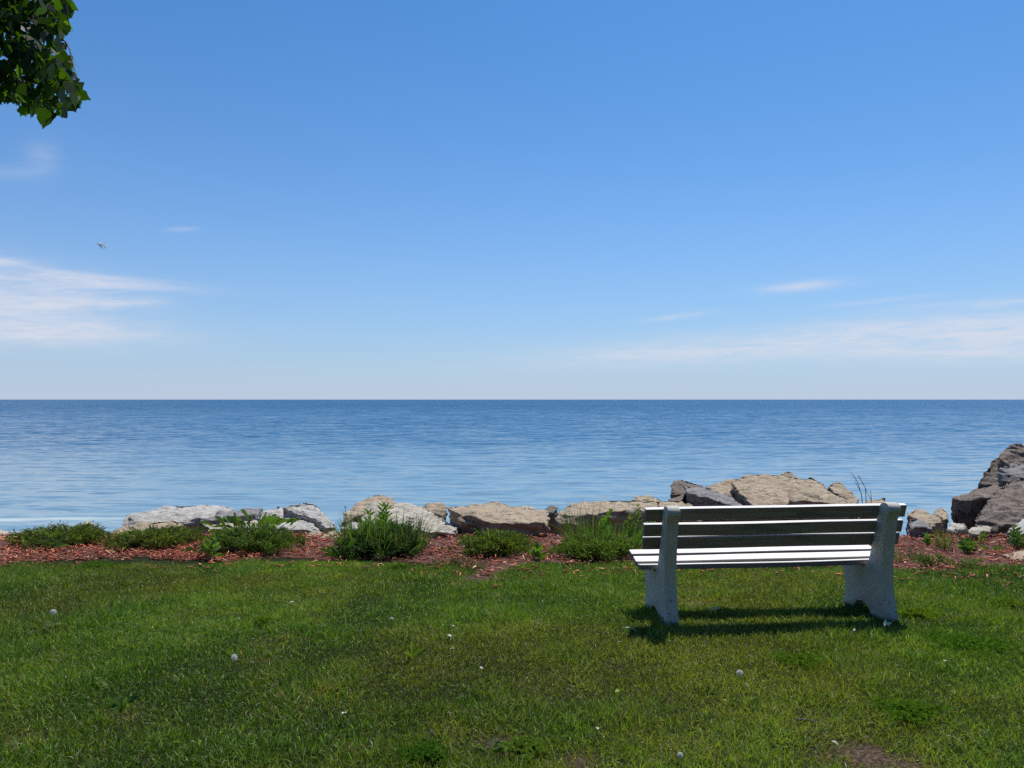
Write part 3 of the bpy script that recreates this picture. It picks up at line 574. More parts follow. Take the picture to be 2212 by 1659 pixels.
# ------------------------------------------------------------------ shrubs and weeds
def cols(N, c, var=.3, alt=None, pa=.0):
    cc = np.array([c]) * rng.uniform(1 - var, 1 + var, (N, 1))
    if alt is not None: cc = np.where((rng.random(N) < pa)[:, None], np.array([alt]) * rng.uniform(.8, 1.2, (N, 1)), cc)
    return cc
def juniper(label, px0, px1, pyt, pyb, seed, c=(.095, .140, .032), tip=(.26, .31, .07)):
    global rng
    rng = np.random.default_rng(seed)
    q = gp((px0 + px1) / 2, pyb); rad = (px1 - px0) / 2 / FPX * (q.y + .35); yc = q.y + min(rad, .55) * .8
    x = ((px0 + px1) / 2 - 1106) / FPX * yc; z0 = float(G(x, yc)); hgt = max(.10, .68 * ((H - (pyt - HOR) / FPX * (yc + .1)) - z0))
    root = empty('juniper_shrub', (x, yc, z0), label, 'shrub', 'low shrubs along the mulch bed')
    Ps, Ds, Ls = [], [], []; bm = bmesh.new()
    nb = 120
    for b in range(nb):
        a = rng.uniform(0, 6.283); up = math.asin(rng.uniform(.06, .99)); r_ = rng.uniform(.62, 1.0)
        dirv = Vector((math.cos(a) * math.cos(up) * rad, math.sin(a) * math.cos(up) * min(rad, .6), math.sin(up) * hgt * 1.0)) * r_
        p0 = Vector((dirv.x * .15, dirv.y * .15, .02)); pts = [p0 + dirv * u + Vector((0, 0, .05 * math.sin(u * 2.4))) for u in (0, .33, .66, 1)]
        if b % 4 == 0: tube(bm, pts, .007, .002, 4)
        pts = catmull(pts, 5); n = 75
        for k in range(n):
            u = .25 + .75 * rng.random() ** .7; p = pts[min(int(u * (len(pts) - 1)), len(pts) - 1)]
            d = dirv.normalized() + Vector(rng.normal(0, .55, 3)) + Vector((0, 0, .45))
            Ps.append(p + Vector(rng.normal(0, .022, 3))); Ds.append(d); Ls.append(rng.uniform(.025, .070))
    N = len(Ps); P_ = np.array(Ps); P_[:, 2] = np.maximum(P_[:, 2], .01)
    V, F, k = ribbons(P_, np.array(Ds), np.array(Ls), rng.uniform(.006, .013, N), (.6, 1, .15), rng.uniform(0, .4, N))
    hh = np.clip(P_[:, 2] / hgt, 0, 1); outer = np.clip(np.hypot(P_[:, 0] / rad, P_[:, 1] / min(rad, .6)), 0, 1)
    newg = (rng.random(N) < .30 * np.maximum(hh, outer) ** 2)[:, None]
    cc = np.where(newg, np.array([tip]) * rng.uniform(.8, 1.2, (N, 1)), cols(N, c, .35, (.17, .12, .06), .05))
    mesh_np('foliage', V, F, M['juniper'], root, np.repeat(cc, k, 0)); mesh_bm('stem', bm, M['bark'], root)
    return root
juniper('dark green juniper shrub at the far left of the bed', 35, 235, 1134, 1189, 21)
juniper('low spreading juniper below the beige ledge, second shrub from the left', 245, 432, 1140, 1194, 22, (.110, .150, .034))
juniper('juniper topped with broad dandelion leaves, third shrub from the left', 432, 655, 1122, 1206, 23, (.090, .145, .034), (.20, .29, .06))
juniper('dense dark bushy shrub with tall grass growing through it', 722, 925, 1108, 1210, 24, (.062, .112, .036), (.15, .22, .075))
juniper('rounded juniper in front of the wide tan slab', 985, 1160, 1144, 1208, 25, (.105, .155, .032))
juniper('low juniper overgrown by tall weeds, nearest the left of the bench', 1200, 1392, 1156, 1217, 26, (.11, .17, .036), (.24, .31, .065))

def weed(name, label, px, pyb, pyt, nst, spread, LL, LW, c, seed, yoff=0.0, leaves=16, prof=(.15, .8, 1, .6, .05), group=None, droop=.5, cat='weed', splay=.7, basal=False):
    """an upright leafy weed: stems carrying leaves all the way up"""
    global rng
    rng = np.random.default_rng(seed)
    q = gp(px, pyb); yd = q.y + yoff; x = (px - 1106) / FPX * yd; z0 = float(G(x, yd)); h = (H - (pyt - HOR) / FPX * yd) - z0
    root = empty(name, (x, yd, z0), label, cat, group)
    bm = bmesh.new(); Ps, Ds, Ls = [], [], []
    for s_ in range(nst):
        a = rng.uniform(0, 6.283); r_ = spread * math.sqrt(rng.random()); hh = h * rng.uniform(.6, 1.0) if s_ else h
        b0 = Vector((math.cos(a) * r_ * .45, math.sin(a) * r_ * .45, 0)); tp = Vector((math.cos(a) * r_, math.sin(a) * r_, hh * .93))
        pts = catmull([b0, b0.lerp(tp, .5) + Vector(rng.normal(0, .012, 3)), tp], 6); tube(bm, pts, .0035, .0016, 5)
        if nst <= 6: mesh_bm('stem', bm, M['green_stem'], root); bm = bmesh.new()
        for k in range(leaves):
            u = .12 + .88 * (k + rng.random() * .6) / leaves; p = pts[min(int(u * (len(pts) - 1)), len(pts) - 1)]; aa = k * 2.4 + rng.uniform(-.3, .3)
            Ps.append(p); Ds.append((math.cos(aa) * splay, math.sin(aa) * splay, .35 + .7 * u)); Ls.append(LL * (1.1 - .55 * u) * rng.uniform(.75, 1.2))
    N = len(Ps)
    V, F, k = ribbons(np.array(Ps, float), np.array(Ds, float), np.array(Ls), LW * rng.uniform(.75, 1.2, N), prof, droop * rng.uniform(.5, 1.4, N), rng.uniform(-.5, .5, N) + 1.57)
    mesh_np('foliage', V, F, M['leaf'], root, np.repeat(cols(N, c, .25), k, 0))
    if nst > 6: mesh_bm('stem', bm, M['green_stem'], root)
    else: bm.free()
    return root
def rosette(label, px, pyb, n, LL, LW, c, seed, up=.6, name='dandelion_plant', yoff=0, zoff=0, group=None, spread=.03, droop=.7):
    """a rosette of long toothed leaves"""
    global rng
    rng = np.random.default_rng(seed)
    q = gp(px, pyb); yd = q.y + yoff; x = (px - 1106) / FPX * yd; z0 = float(G(x, yd)) + zoff
    a = np.arange(n) * 2.4 + rng.uniform(-.4, .4, n); u = up * rng.uniform(.5, 1.3, n)
    D = np.stack([np.cos(a) * np.cos(u), np.sin(a) * np.cos(u), np.sin(u)], 1); P_ = np.stack([np.cos(a) * spread * rng.random(n), np.sin(a) * spread * rng.random(n), np.full(n, .005)], 1)
    V, F, k = ribbons(P_, D, LL * rng.uniform(.6, 1.15, n), LW * rng.uniform(.8, 1.2, n), (.2, .35, .75, .5, .95, .65, 1.0, .7, .1), droop * rng.uniform(.6, 1.3, n), a + 1.57 + rng.normal(0, .3, n))
    o = mesh_np(name, V, F, M['leaf'], None, np.repeat(cols(n, c, .25), k, 0)); o.location = (x, yd, z0)
    return tag(o, label, 'weed', group)
def tuft(name, label, px, pyb, pyt, n, spread, W, c, seed, yoff=0.0, lean=.3, dry=.08, group=None, cat='grass clump'):
    """a clump of tall grass blades"""
    global rng
    rng = np.random.default_rng(seed)
    q = gp(px, pyb); yd = q.y + yoff; x = (px - 1106) / FPX * yd; z0 = float(G(x, yd)); h = (H - (pyt - HOR) / FPX * yd) - z0
    a = rng.uniform(0, 6.283, n); r_ = spread * np.sqrt(rng.random(n)); le = np.abs(rng.normal(0, lean, n)); a2 = a + rng.normal(0, .8, n)
    P_ = np.stack([np.cos(a) * r_, np.sin(a) * r_ * .6, np.zeros(n) - .01], 1); D = np.stack([np.cos(a2) * np.sin(le), np.sin(a2) * np.sin(le), np.cos(le)], 1)
    V, F, k = ribbons(P_, D, h * 1.05 * rng.uniform(.35, 1.0, n) ** .8, W * rng.uniform(.7, 1.3, n), (.8, 1, .9, .65, .35, .05), rng.uniform(.1, 1.1, n))
    cc = cols(n, c, .3, (.26, .22, .10), dry)
    o = mesh_np(name, V, F, M['leaf'], None, np.repeat(cc, k, 0)); o.location = (x, yd, z0)
    return tag(o, label, cat, group)

LG = (.12, .21, .036); YG = (.19, .26, .04); DG = (.075, .135, .04)
weed('leafy_weed', 'leafy sprout rising behind the leftmost shrub, near its left end', 79, 1150, 1131, 5, .10, .09, .022, DG, 41, .1, 10)
weed('leafy_weed', 'single thin sprout standing above the leftmost shrub', 131, 1150, 1117, 1, .03, .07, .020, DG, 42, .1, 7)
rosette('dandelion plant with pale leaves in front of the leftmost shrub', 118, 1190, 16, .21, .040, (.10, .16, .06), 43, 1.0)
rosette('dandelion plant at the right foot of the second shrub', 428, 1194, 18, .17, .034, (.075, .14, .04), 44, .8)
weed('seed_stalk', 'thin dry flower stalk in front of the long whitish slab', 310, 1148, 1101, 1, .02, .11, .012, (.13, .13, .07), 45, .1, 7, cat='stalk', droop=.9)
weed('leafy_weed', 'broad leaved weed at the left foot of the third shrub', 462, 1207, 1158, 4, .12, .15, .030, LG, 46, -.04, 8)
rosette('dandelion leaves growing on the crest of the third shrub', 545, 1165, 46, .24, .055, (.12, .215, .04), 47, .9, yoff=.35, spread=.55, zoff=.16)
rosette('wide dandelion plant between the third shrub and arched rock', 655, 1158, 46, .26, .055, (.125, .22, .04), 48, 1.0, yoff=.25, spread=.42, zoff=.06)
tuft('tall_grass', 'spiky tuft of thin grass stems beside the thin grey ledge', 540, 1150, 1092, 26, .16, .006, DG, 49, .4, .25)
tuft('tall_grass', 'tall green grass blades growing through the dense dark shrub', 825, 1200, 1088, 420, .46, .011, (.12, .20, .05), 50, .05, .38)
weed('leafy_weed', 'tall narrow leaved weed standing in the dense dark shrub', 812, 1196, 1078, 7, .16, .16, .022, (.13, .25, .04), 51, .1, 26)
weed('leafy_weed', 'slim dark stalk at the left side of the dense dark shrub', 752, 1196, 1082, 2, .05, .06, .010, DG, 52, .25, 22)
weed('bushy_weed', 'fine leaved bushy weed on the right half of the dense shrub', 868, 1206, 1112, 26, .24, .07, .012, (.05, .085, .04), 53, .15, 26)
rosette('large dandelion plant at the left foot of the dense shrub', 740, 1207, 16, .25, .045, (.085, .165, .03), 54, 1.0)
weed('leafy_weed', 'small sprout in front of the big pale slab right corner', 960, 1157, 1138, 4, .10, .06, .014, DG, 55, 0, 9)
rosette('flat small weed on the mulch left of the rounded juniper', 966, 1188, 22, .10, .022, DG, 56, .4, 'low_weed')
tuft('grass_tuft', 'grass tuft at the lawn edge left of the rounded juniper', 975, 1224, 1196, 220, .22, .006, (.06, .10, .03), 57, 0, .5)
tuft('grass_tuft', 'pale grass tuft at the lawn edge under the rounded juniper', 1012, 1232, 1204, 160, .16, .006, (.10, .13, .06), 58, 0, .5)
weed('leafy_weed', 'sprout with upright leaves above the rounded juniper', 1032, 1165, 1132, 3, .07, .09, .018, LG, 59, .3, 10)
weed('leafy_weed', 'pale leaf sprout on the mulch below the dark front of slab', 1190, 1156, 1130, 5, .12, .09, .018, (.12, .18, .06), 60, 0, 8)
weed('leafy_weed', 'bright upright weed on mulch between two junipers', 1166, 1210, 1180, 4, .05, .13, .030, (.12, .21, .03), 61, 0, 7)
tuft('tall_grass', 'tall seeding grass left of the weeds by the bench', 1262, 1190, 1074, 130, .24, .009, (.08, .13, .04), 62, .35, .22)
tuft('tall_grass', 'lush grass clump in front of the dark slab left of bench', 1325, 1198, 1112, 520, .45, .010, (.11, .20, .04), 63, .2, .4)
weed('leafy_weed', 'round leaved bright weed left of the bench back', 1303, 1185, 1092, 6, .12, .075, .050, (.14, .27, .04), 64, .25, 14)
weed('leafy_weed', 'tall feathery weed beside the bench left end', 1368, 1190, 1080, 4, .08, .11, .013, (.13, .19, .05), 65, .2, 34)
weed('leafy_weed', 'dark leafy weed growing behind the bench left end', 1385, 1190, 1112, 8, .20, .10, .018, LG, 66, .2, 20)
weed('leafy_weed', 'bright green shoot peeking over the bench right post', 1936, 1150, 1064, 3, .05, .15, .026, (.10, .19, .03), 67, .5, 12, droop=.2)
weed('leafy_weed', 'weed with arching leaves right behind the bench right post', 1975, 1152, 1118, 8, .20, .16, .016, (.11, .16, .045), 68, 0, 12, droop=1.0)
weed('bushy_weed', 'low green weed patch at the foot of the dark grey rock', 1985, 1160, 1130, 22, .30, .08, .016, (.075, .125, .035), 69, 0, 12)
weed('leafy_weed', 'tall leafy weed before the flat topped dark block', 2072, 1158, 1112, 9, .22, .09, .018, (.085, .13, .045), 70, 0, 18)
weed('leafy_weed', 'pointed weed before the small ridged rock', 2044, 1150, 1108, 4, .08, .09, .018, (.12, .15, .05), 71, 0, 16)
weed('feathery_weed', 'yellow green feathery weed on a bare stem over the mulch', 2038, 1190, 1140, 9, .12, .09, .006, (.17, .22, .04), 72, 0, 22)
weed('leafy_weed', 'broad leaved bright weed in the middle of the right mulch', 2091, 1197, 1164, 6, .10, .11, .030, (.085, .165, .03), 73, 0, 10)
tuft('grass_tuft', 'yellow green grass tuft below the largest rough boulder', 2134, 1156, 1124, 200, .22, .007, (.15, .20, .035), 74, 0, .5)
weed('leafy_weed', 'leafy weed at the right edge under the whitish grey rock', 2196, 1186, 1136, 9, .22, .11, .024, (.07, .135, .035), 75, 0, 14)
weed('bushy_weed', 'ragged weeds along the top of the right mulch', 2105, 1160, 1136, 18, .36, .08, .018, (.10, .15, .05), 76, 0, 10)
weed('leafy_weed', 'narrow weed at the lawn edge right of the bench', 2010, 1224, 1194, 6, .12, .11, .014, (.085, .14, .04), 77, 0, 12)
weed('leafy_weed', 'ragged weed at the lawn edge below the broad leaved weed', 2076, 1228, 1204, 6, .22, .10, .014, (.12, .16, .05), 78, 0, 14)
tuft('grass_tuft', 'thin grass beside the bench right support', 1960, 1214, 1166, 90, .16, .006, (.09, .14, .035), 79, 0, .3)

weed('leafy_weed', 'small leafy sprout left of the feathery weed on the right mulch', 2000, 1178, 1150, 4, .09, .09, .020, LG, 111, 0, 9)
rosette('flat dandelion plant on the right mulch below the largest boulder', 2140, 1190, 14, .13, .028, LG, 112, .6)
weed('leafy_weed', 'spindly weed right of the broad leaved bright weed', 2122, 1176, 1146, 3, .07, .08, .014, YG, 113, 0, 12)
weed('bushy_weed', 'low weeds around the pale stones at the foot of the heap', 2060, 1156, 1128, 16, .34, .07, .016, (.11, .17, .045), 114, 0, 10)
tuft('grass_tuft', 'sparse grass at the lawn edge right of the bench', 2140, 1234, 1210, 90, .25, .006, (.10, .16, .04), 115, 0, .5)
# dry twigs standing behind the bench
for k, (lab, pts) in enumerate((('tallest bare dark twig curving left above the bench', [(1867, 1093), (1862, 1080), (1858, 1060), (1850, 1037), (1838, 1021)]),
                                ('thin bare forked twig right of the tallest one', [(1874, 1093), (1870, 1066), (1867, 1050), (1859, 1036), (1853, 1028)]),
                                ('short bare twig near the bench right post', [(1881, 1093), (1882, 1080), (1880, 1060)]))):
    bm = bmesh.new(); yd = 10.2; P_ = [at(a, b, yd + .05 * j) for j, (a, b) in enumerate(pts)]; P_[0].z = float(G(P_[0].x, yd)) - .03
    org = P_[0].copy(); P_ = catmull([q - org for q in P_], 5); tube(bm, P_, .007 if k == 0 else .005, .003, 5)
    mid = P_[len(P_) // 2]; tube(bm, [mid, mid + Vector((-.05, 0, .09)), mid + Vector((-.07, .01, .15))], .004, .002, 4)
    o = mesh_bm('dry_twig', bm, M['dry_stem']); o.location = org; tag(o, lab, 'twig', 'bare twigs behind the bench')

# clover and other broad patches in the lawn
def clover(label, px, py, rad, n, c, seed, h=.06, ll=.020):
    global rng
    rng = np.random.default_rng(seed); q = gp(px, py)
    a = rng.uniform(0, 6.283, n); r_ = rad * np.minimum(np.abs(rng.normal(0, .48, n)), .85 + .1 * rng.random(n)) * (.8 + .3 * np.sin(3 * a + seed) + .15 * np.sin(7 * a)); x = np.cos(a) * r_; y = np.sin(a) * r_ * .9
    z = (.022 + h * .55 * rng.random(n) * np.maximum(1.1 - r_ / rad * .6, .2)) + G(q.x + x, q.y + y) - q.z
    P_ = np.repeat(np.stack([x, y, z], 1), 3, 0); aa = np.repeat(rng.uniform(0, 6.283, n), 3) + np.tile([0, 2.1, 4.2], n); u = rng.uniform(-.1, .8, 3 * n)
    V, F, k = ribbons(P_, np.stack([np.cos(aa) * np.cos(u), np.sin(aa) * np.cos(u), np.sin(u)], 1), ll * rng.uniform(.7, 1.3, 3 * n), ll * .75 * rng.uniform(.7, 1.2, 3 * n), (.2, 1, .8, .1), .4, aa + 1.57)
    V2, F2, k2 = ribbons(np.tile([[0, 0, .012]], (n, 1)), np.stack([x, y, z - .012], 1), np.sqrt(x * x + y * y + (z - .012) ** 2), np.full(n, .0022), (1, 1, 1, 1), 0.0)   # runners
    o = mesh_np('clover_patch', np.concatenate([V, V2]), np.concatenate([F, F2 + len(V)]), M['leaf'], None, np.concatenate([np.repeat(cols(3 * n, c, .3), k, 0), np.repeat(cols(n, c, .3), k2, 0)])); o.location = q
    return tag(o, label, 'weed', 'clover patches in the lawn')
clover('bright clover patch right of the bench right foot', 1985, 1332, .20, 420, (.16, .24, .03), 81)
clover('bright clover patch in the lawn below the bench right half', 1732, 1438, .20, 420, (.12, .20, .028), 82)
clover('vivid green clover patch at lower right of the lawn', 1962, 1548, .20, 420, (.11, .20, .028), 83)
clover('bright clover patch near the right edge of the lawn', 2180, 1312, .22, 260, (.15, .22, .032), 84)
clover('leafy weed patch at the bottom edge, left of centre', 915, 1640, .13, 260, (.085, .165, .03), 85, .04, .024)
clover('pale clover patch at the bottom edge right of centre', 1135, 1630, .16, 240, (.15, .22, .05), 86)
clover('tiny bright clover patch left of centre in mid lawn', 566, 1352, .08, 80, (.14, .21, .03), 87)
clover('small bright clover patch near the mulch below dense shrub', 862, 1232, .14, 120, (.13, .20, .03), 88)
clover('clover patch near the mulch at the left', 210, 1228, .26, 260, (.13, .22, .036), 89)
clover('large loose clover patch right of the bench', 2090, 1400, .42, 520, (.10, .19, .03), 90)
tuft('grass_tuft', 'dark broad bladed grass clump on the lawn below the bench', 1520, 1500, 1470, 46, .05, .010, (.055, .115, .04), 91, 0, .75, .06)
rosette('dandelion plant with leaves low in the lawn at lower left', 265, 1526, 22, .095, .022, (.10, .17, .045), 92, .8)
rosette('two leaved pale sprout in the middle of the lawn', 890, 1424, 4, .11, .030, (.17, .27, .03), 93, 1.1, 'sprout', spread=.01)
rosette('dandelion plant beside the dark grass clump below the bench', 1608, 1530, 14, .09, .022, (.11, .16, .055), 94, .6)
rosette('dandelion leaves on the big bare patch, bottom centre', 1055, 1630, 20, .085, .020, (.12, .165, .08), 95, .8)
rosette('pale dandelion plant on the left of the lawn', 85, 1364, 10, .11, .028, (.20, .24, .13), 96, .7)

# dandelion clocks, petals, fallen leaves and scraps
def clock(label, px, py, d, stem_h, seed, yd=None, half=False):
    global rng
    rng = np.random.default_rng(seed)
    if yd is None:
        yd = gp(px, py).y - stem_h * .8
        for _ in range(20):
            x = (px - 1106) / FPX * yd; zt = H - (py - HOR) / FPX * yd; yd += ((zt - float(G(x, yd))) - stem_h) * .8
    d *= .82; c = at(px, py, yd); z0 = float(G(c.x, c.y)); root = empty('dandelion_clock', (c.x, c.y, z0), label, 'flower', 'dandelion clocks')
    hh = c.z - z0; bm = bmesh.new(); tube(bm, catmull([(.02, .01, -.01), (.012, .0, hh * .5), (0, 0, hh)], 5), .0025, .0018, 5); mesh_bm('stem', bm, M['green_stem'], root)
    n = 150; u = rng.normal(0, 1, (n, 3)); u = nrm(u)
    if half: u[:, 2] = np.abs(u[:, 2])
    r_ = d / 2; cen = np.array([[0, 0, hh]])
    V1, F1, k1 = ribbons(np.repeat(cen, n, 0), u, np.full(n, r_ * .9), np.full(n, .0012), (1, 1), 0.0)
    t1 = nrm(np.cross(u, rng.normal(0, 1, (n, 3)))); tip = cen + u * r_ * .9; Vs, Fs = [V1], [F1]; off = len(V1)
    for j in range(5):
        an = j * 1.257; dd = nrm(t1 * math.cos(an) + np.cross(u, t1) * math.sin(an) + u * .35)
        V2, F2, _ = ribbons(tip, dd, np.full(n, r_ * .30), np.full(n, .0022), (1, .5), 0.0); Vs.append(V2); Fs.append(F2 + off); off += len(V2)
    mesh_np('seed_head', np.concatenate(Vs), np.concatenate(Fs), M['puff'], root)
    bm = bmesh.new(); bmesh.ops.create_icosphere(bm, subdivisions=1, radius=d * .12, matrix=Matrix.Translation((0, 0, hh))); mesh_bm('core', bm, M['dry_stem'], root)
clock('white dandelion clock at the left of the lawn', 115, 1322, .046, .14, 101)
clock('white dandelion clock left of centre in the lawn', 506, 1420, .042, .11, 102)
clock('half bald dandelion clock in mid lawn near the centre', 846, 1338, .034, .07, 103, half=True)
clock('greyish dandelion clock below the bench', 1598, 1454, .042, .07, 104)
clock('ghostly dandelion clock at the bottom of the lawn', 1469, 1632, .032, .05, 105)
clock('larger dandelion clock against the dark rock by the bench', 1364, 1106, .055, .4, 106, 8.9)
clock('smaller dandelion clock just left of the larger one by the bench', 1355, 1105, .038, .4, 107, 9.0)

def scrap(name, label, cat, px, py, L_, W_, mat, seed, group=None, curl=.8, z=.045):
    """a small curled leaf or petal with thickness"""
    r = random.Random(seed); q = gp(px, py - 4); bm = bmesh.new(); n = 7; a = r.uniform(0, 6.28); grid = []
    for k in range(n):
        u = k / (n - 1) - .5; wd = W_ * math.cos(u * math.pi * .92) * .5
        grid.append([bm.verts.new((u * L_, s_ * wd, curl * L_ * (.25 - u * u) + curl * .4 * abs(s_) * wd)) for s_ in (-1, -.5, 0, .5, 1)])
    for k in range(n - 1):
        for j in range(4): bm.faces.new((grid[k][j], grid[k + 1][j], grid[k + 1][j + 1], grid[k][j + 1]))
    bmesh.ops.solidify(bm, geom=bm.faces[:], thickness=.0012)
    o = mesh_bm(name, bm, mat, None, True); o.location = q + Vector((0, 0, z)); o.rotation_euler = (r.uniform(-.4, .4), r.uniform(-.4, .4), a)
    return tag(o, label, cat, group)
scrap('curled_scrap', 'curled white scrap on the lawn at the shadow of bench right foot', 'scrap', 1914, 1373, .10, .045, M['petal'], 1, None, 1.2, .05)
scrap('petal', 'white petal under the bench between the two shadow bands', 'petal', 1544, 1335, .075, .035, M['petal'], 2)
scrap('fallen_leaf', 'pale narrow leaf beside the shadow of bench left foot', 'leaf', 1361, 1381, .10, .028, M['yellow_leaf'], 9)
for k, (a, b, s_) in enumerate([(971, 1395, .04), (980, 1373, .028), (978, 1424, .034), (1040, 1466, .026), (744, 1568, .04), (1338, 1408, .026), (1290, 1602, .035), (1846, 1382, .028), (2042, 1451, .03), (630, 1320, .04)]):
    scrap('petal', 'small white petal fallen on the open lawn', 'petal', a, b, s_, s_ * .7, M['petal'], 20 + k, 'white petals scattered on the lawn', .7, .05)
scrap('fallen_leaf', 'glossy pale green leaf fallen at the lower right of the lawn', 'leaf', 2060, 1622, .075, .04, M['yellow_leaf'], 40, None, .4)
scrap('fallen_leaf', 'small pale leaf standing beside the brown bare patch', 'leaf', 1804, 1632, .04, .02, M['yellow_leaf'], 41)
scrap('fallen_leaf', 'lime green leaf curled on the lawn below the bench left foot', 'leaf', 1333, 1518, .06, .035, M['lime'], 42)
bm = bmesh.new(); q = gp(1738, 1572); tube(bm, [(-.04, .01, 0), (-.01, 0, .005), (.02, -.004, .004), (.045, -.015, 0)], .007, .004, 6)
o = mesh_bm('fallen_twig', bm, M['bark']); o.location = q + Vector((0, 0, .035)); tag(o, 'short grey brown stick lying in the grass', 'twig')

# ------------------------------------------------------------------ poplar whose hanging bough reaches into the picture
rng = np.random.default_rng(77)
TX, TY = -9.6, 7.8
tree = empty('poplar_tree', (TX, TY, float(G(TX, TY))), 'poplar tree at upper left, only a hanging leafy bough in view', 'tree')
bm = bmesh.new(); O = Vector((TX, TY, float(G(TX, TY))))
tube(bm, catmull([(0, 0, -.2), (.05, .02, 1.5), (.15, -.05, 4), (.1, .1, 7), (.2, 0, 10.5)], 5), .30, .05, 12)
limbs = []
for k in range(11):
    a = k * 2.4; z = 3.2 + k * .62; ln = 3.4 - .16 * k
    tip = Vector((math.cos(a) * ln, math.sin(a) * ln, z + .9)); pts = catmull([(.1, 0, z - .6), (tip.x * .4, tip.y * .4, z + .5), (tip.x * .8, tip.y * .8, z + .9), tip], 5)
    tube(bm, pts, .075, .012, 7); limbs.append(pts)
# the bough seen at the top left: it comes out of the trunk high up and hangs down
tip = at(120, 190, 6.9) - O; mid = at(40, -420, 7.0) - O
bough = catmull([(.1, 0, 6.2), (mid.x * .5, mid.y * .5, mid.z + .5), mid, at(85, -140, 6.95) - O, at(100, 60, 6.9) - O, tip], 8)
tube(bm, bough, .07, .006, 7)
twigs = []
for px, py, qx, qy in [(85, -140, 15, 150), (85, -140, 150, 60), (100, 20, 40, 200), (100, 60, 165, 170), (90, -60, 0, 60), (100, 100, 110, 225), (60, -250, -60, 120), (50, -330, -150, 60), (60, -250, 150, -70), (30, -420, -260, 20), (45, -380, 150, -220), (85, -100, 60, 130), (-60, -350, -120, 170)]:
    pts = catmull([at(px, py, 6.95) - O, at((px + qx) / 2 + 12, (py + qy) / 2 - 20, 6.9 + rng.uniform(-.3, .3)) - O, at(qx, qy, 6.9 + rng.uniform(-.45, .45)) - O], 6); tube(bm, pts, .012, .003, 5); twigs.append(pts)
mesh_bm('trunk', bm, M['bark'], tree, True)
# leaves
Ps = []
def inside(px, py):  # the outline of the hanging bough
    xr = np.interp(py, [-600, -200, 0, 60, 120, 150, 195, 215, 240, 262], [190, 165, 152, 158, 165, 162, 184, 182, 150, 120]); yb = np.interp(px, [-500, -150, 0, 15, 30, 70, 118, 150, 188], [120, 190, 214, 222, 244, 254, 258, 246, 225])
    return (px < xr - 4) & (py < yb - 6)
n = 4200; yy = 6.9 + rng.normal(0, .34, n); pp = np.stack([rng.uniform(-420, 186, n), rng.uniform(-560, 256, n)], 1)
pp = np.concatenate([pp, np.stack([rng.uniform(-60, 186, 700), rng.uniform(-60, 256, 700)], 1)]); yy = np.concatenate([yy, 6.9 + rng.normal(0, .3, 700)])
k = inside(pp[:, 0], pp[:, 1]); pp, yy = pp[k], yy[k]
gap = vnoise(pp[:, 0], pp[:, 1], .03, 9); edge_d = np.minimum(190 - pp[:, 0], 258 - pp[:, 1]); k = (gap > .27) | (edge_d > 110) & (gap > .12); pp, yy = pp[k], yy[k]
Pb = np.stack([(pp[:, 0] - 1106) / FPX * yy - TX, yy - TY, H - (pp[:, 1] - HOR) / FPX * yy - O.z], 1)
cl_ = []
for pts in limbs:
    for u in np.linspace(.3, 1, 9):
        c0 = np.array(pts[int(u * (len(pts) - 1))]); cl_.append(c0 + rng.normal(0, .40, (60, 3)) * np.array([1, 1, .8]))
for z in np.linspace(8, 11.3, 7): cl_.append(np.array([[.2, 0, z]]) + rng.normal(0, .5, (80, 3)))
Pc = np.concatenate(cl_); pxc = 1106 + (Pc[:, 0] + TX) / (Pc[:, 1] + TY) * FPX; Pc = Pc[pxc < -60]
Pl = np.concatenate([Pb, Pc]); N = len(Pl)
a = rng.uniform(0, 6.283, N); dn = rng.uniform(.35, 1.35, N)
D = np.stack([np.cos(a) * np.cos(dn), np.sin(a) * np.cos(dn), -np.sin(dn)], 1); L_ = rng.uniform(.070, .125, N)
V, F, kk = ribbons(Pl, D, L_, L_ * rng.uniform(.85, 1.05, N), (.30, .95, 1.0, .78, .46, .20, .02), .15, rng.uniform(0, 6.283, N))
cc = cols(N, (.022, .044, .010), .35, (.06, .105, .016), .12)
mesh_np('crown', V, F, M['tree_leaf'], tree, np.repeat(cc, kk, 0))
V, F, kk = ribbons(Pl, -D + np.array([[0, 0, .6]]), L_ * .6, np.full(N, .0022), (1, 1, 1), -.3); mesh_np('leaf_stalk', V, F, M['green_stem'], tree)

# ------------------------------------------------------------------ gull
GP = at(219, 528, 43)
gull = empty('seagull', GP, 'white gull with dark wing tips flying left above the lake', 'bird')
gull.rotation_euler = (R(14), R(-4), R(8)); gull.scale = (1.12, 1.12, 1.3)
def loft(bm, secs, seg=12):
    """sections: centre, half width (y), half height (z)"""
    rings = [[bm.verts.new((c[0], c[1] + hw * math.cos(2 * math.pi * k / seg), c[2] + hh * math.sin(2 * math.pi * k / seg))) for k in range(seg)] for c, hw, hh in secs]
    for i in range(len(rings) - 1):
        for k in range(seg): bm.faces.new((rings[i][k], rings[i][(k + 1) % seg], rings[i + 1][(k + 1) % seg], rings[i + 1][k]))
    bm.faces.new(rings[0][::-1]); bm.faces.new(rings[-1])
bm = bmesh.new()
loft(bm, [((-.215, 0, .030), .008, .008), ((-.200, 0, .035), .022, .024), ((-.17, 0, .040), .030, .032), ((-.13, 0, .034), .034, .038), ((-.07, 0, .018), .056, .060), ((.0, 0, .008), .060, .062), ((.08, 0, .012), .046, .044), ((.15, 0, .026), .030, .022), ((.21, 0, .034), .036, .009), ((.275, 0, .036), .045, .006)])
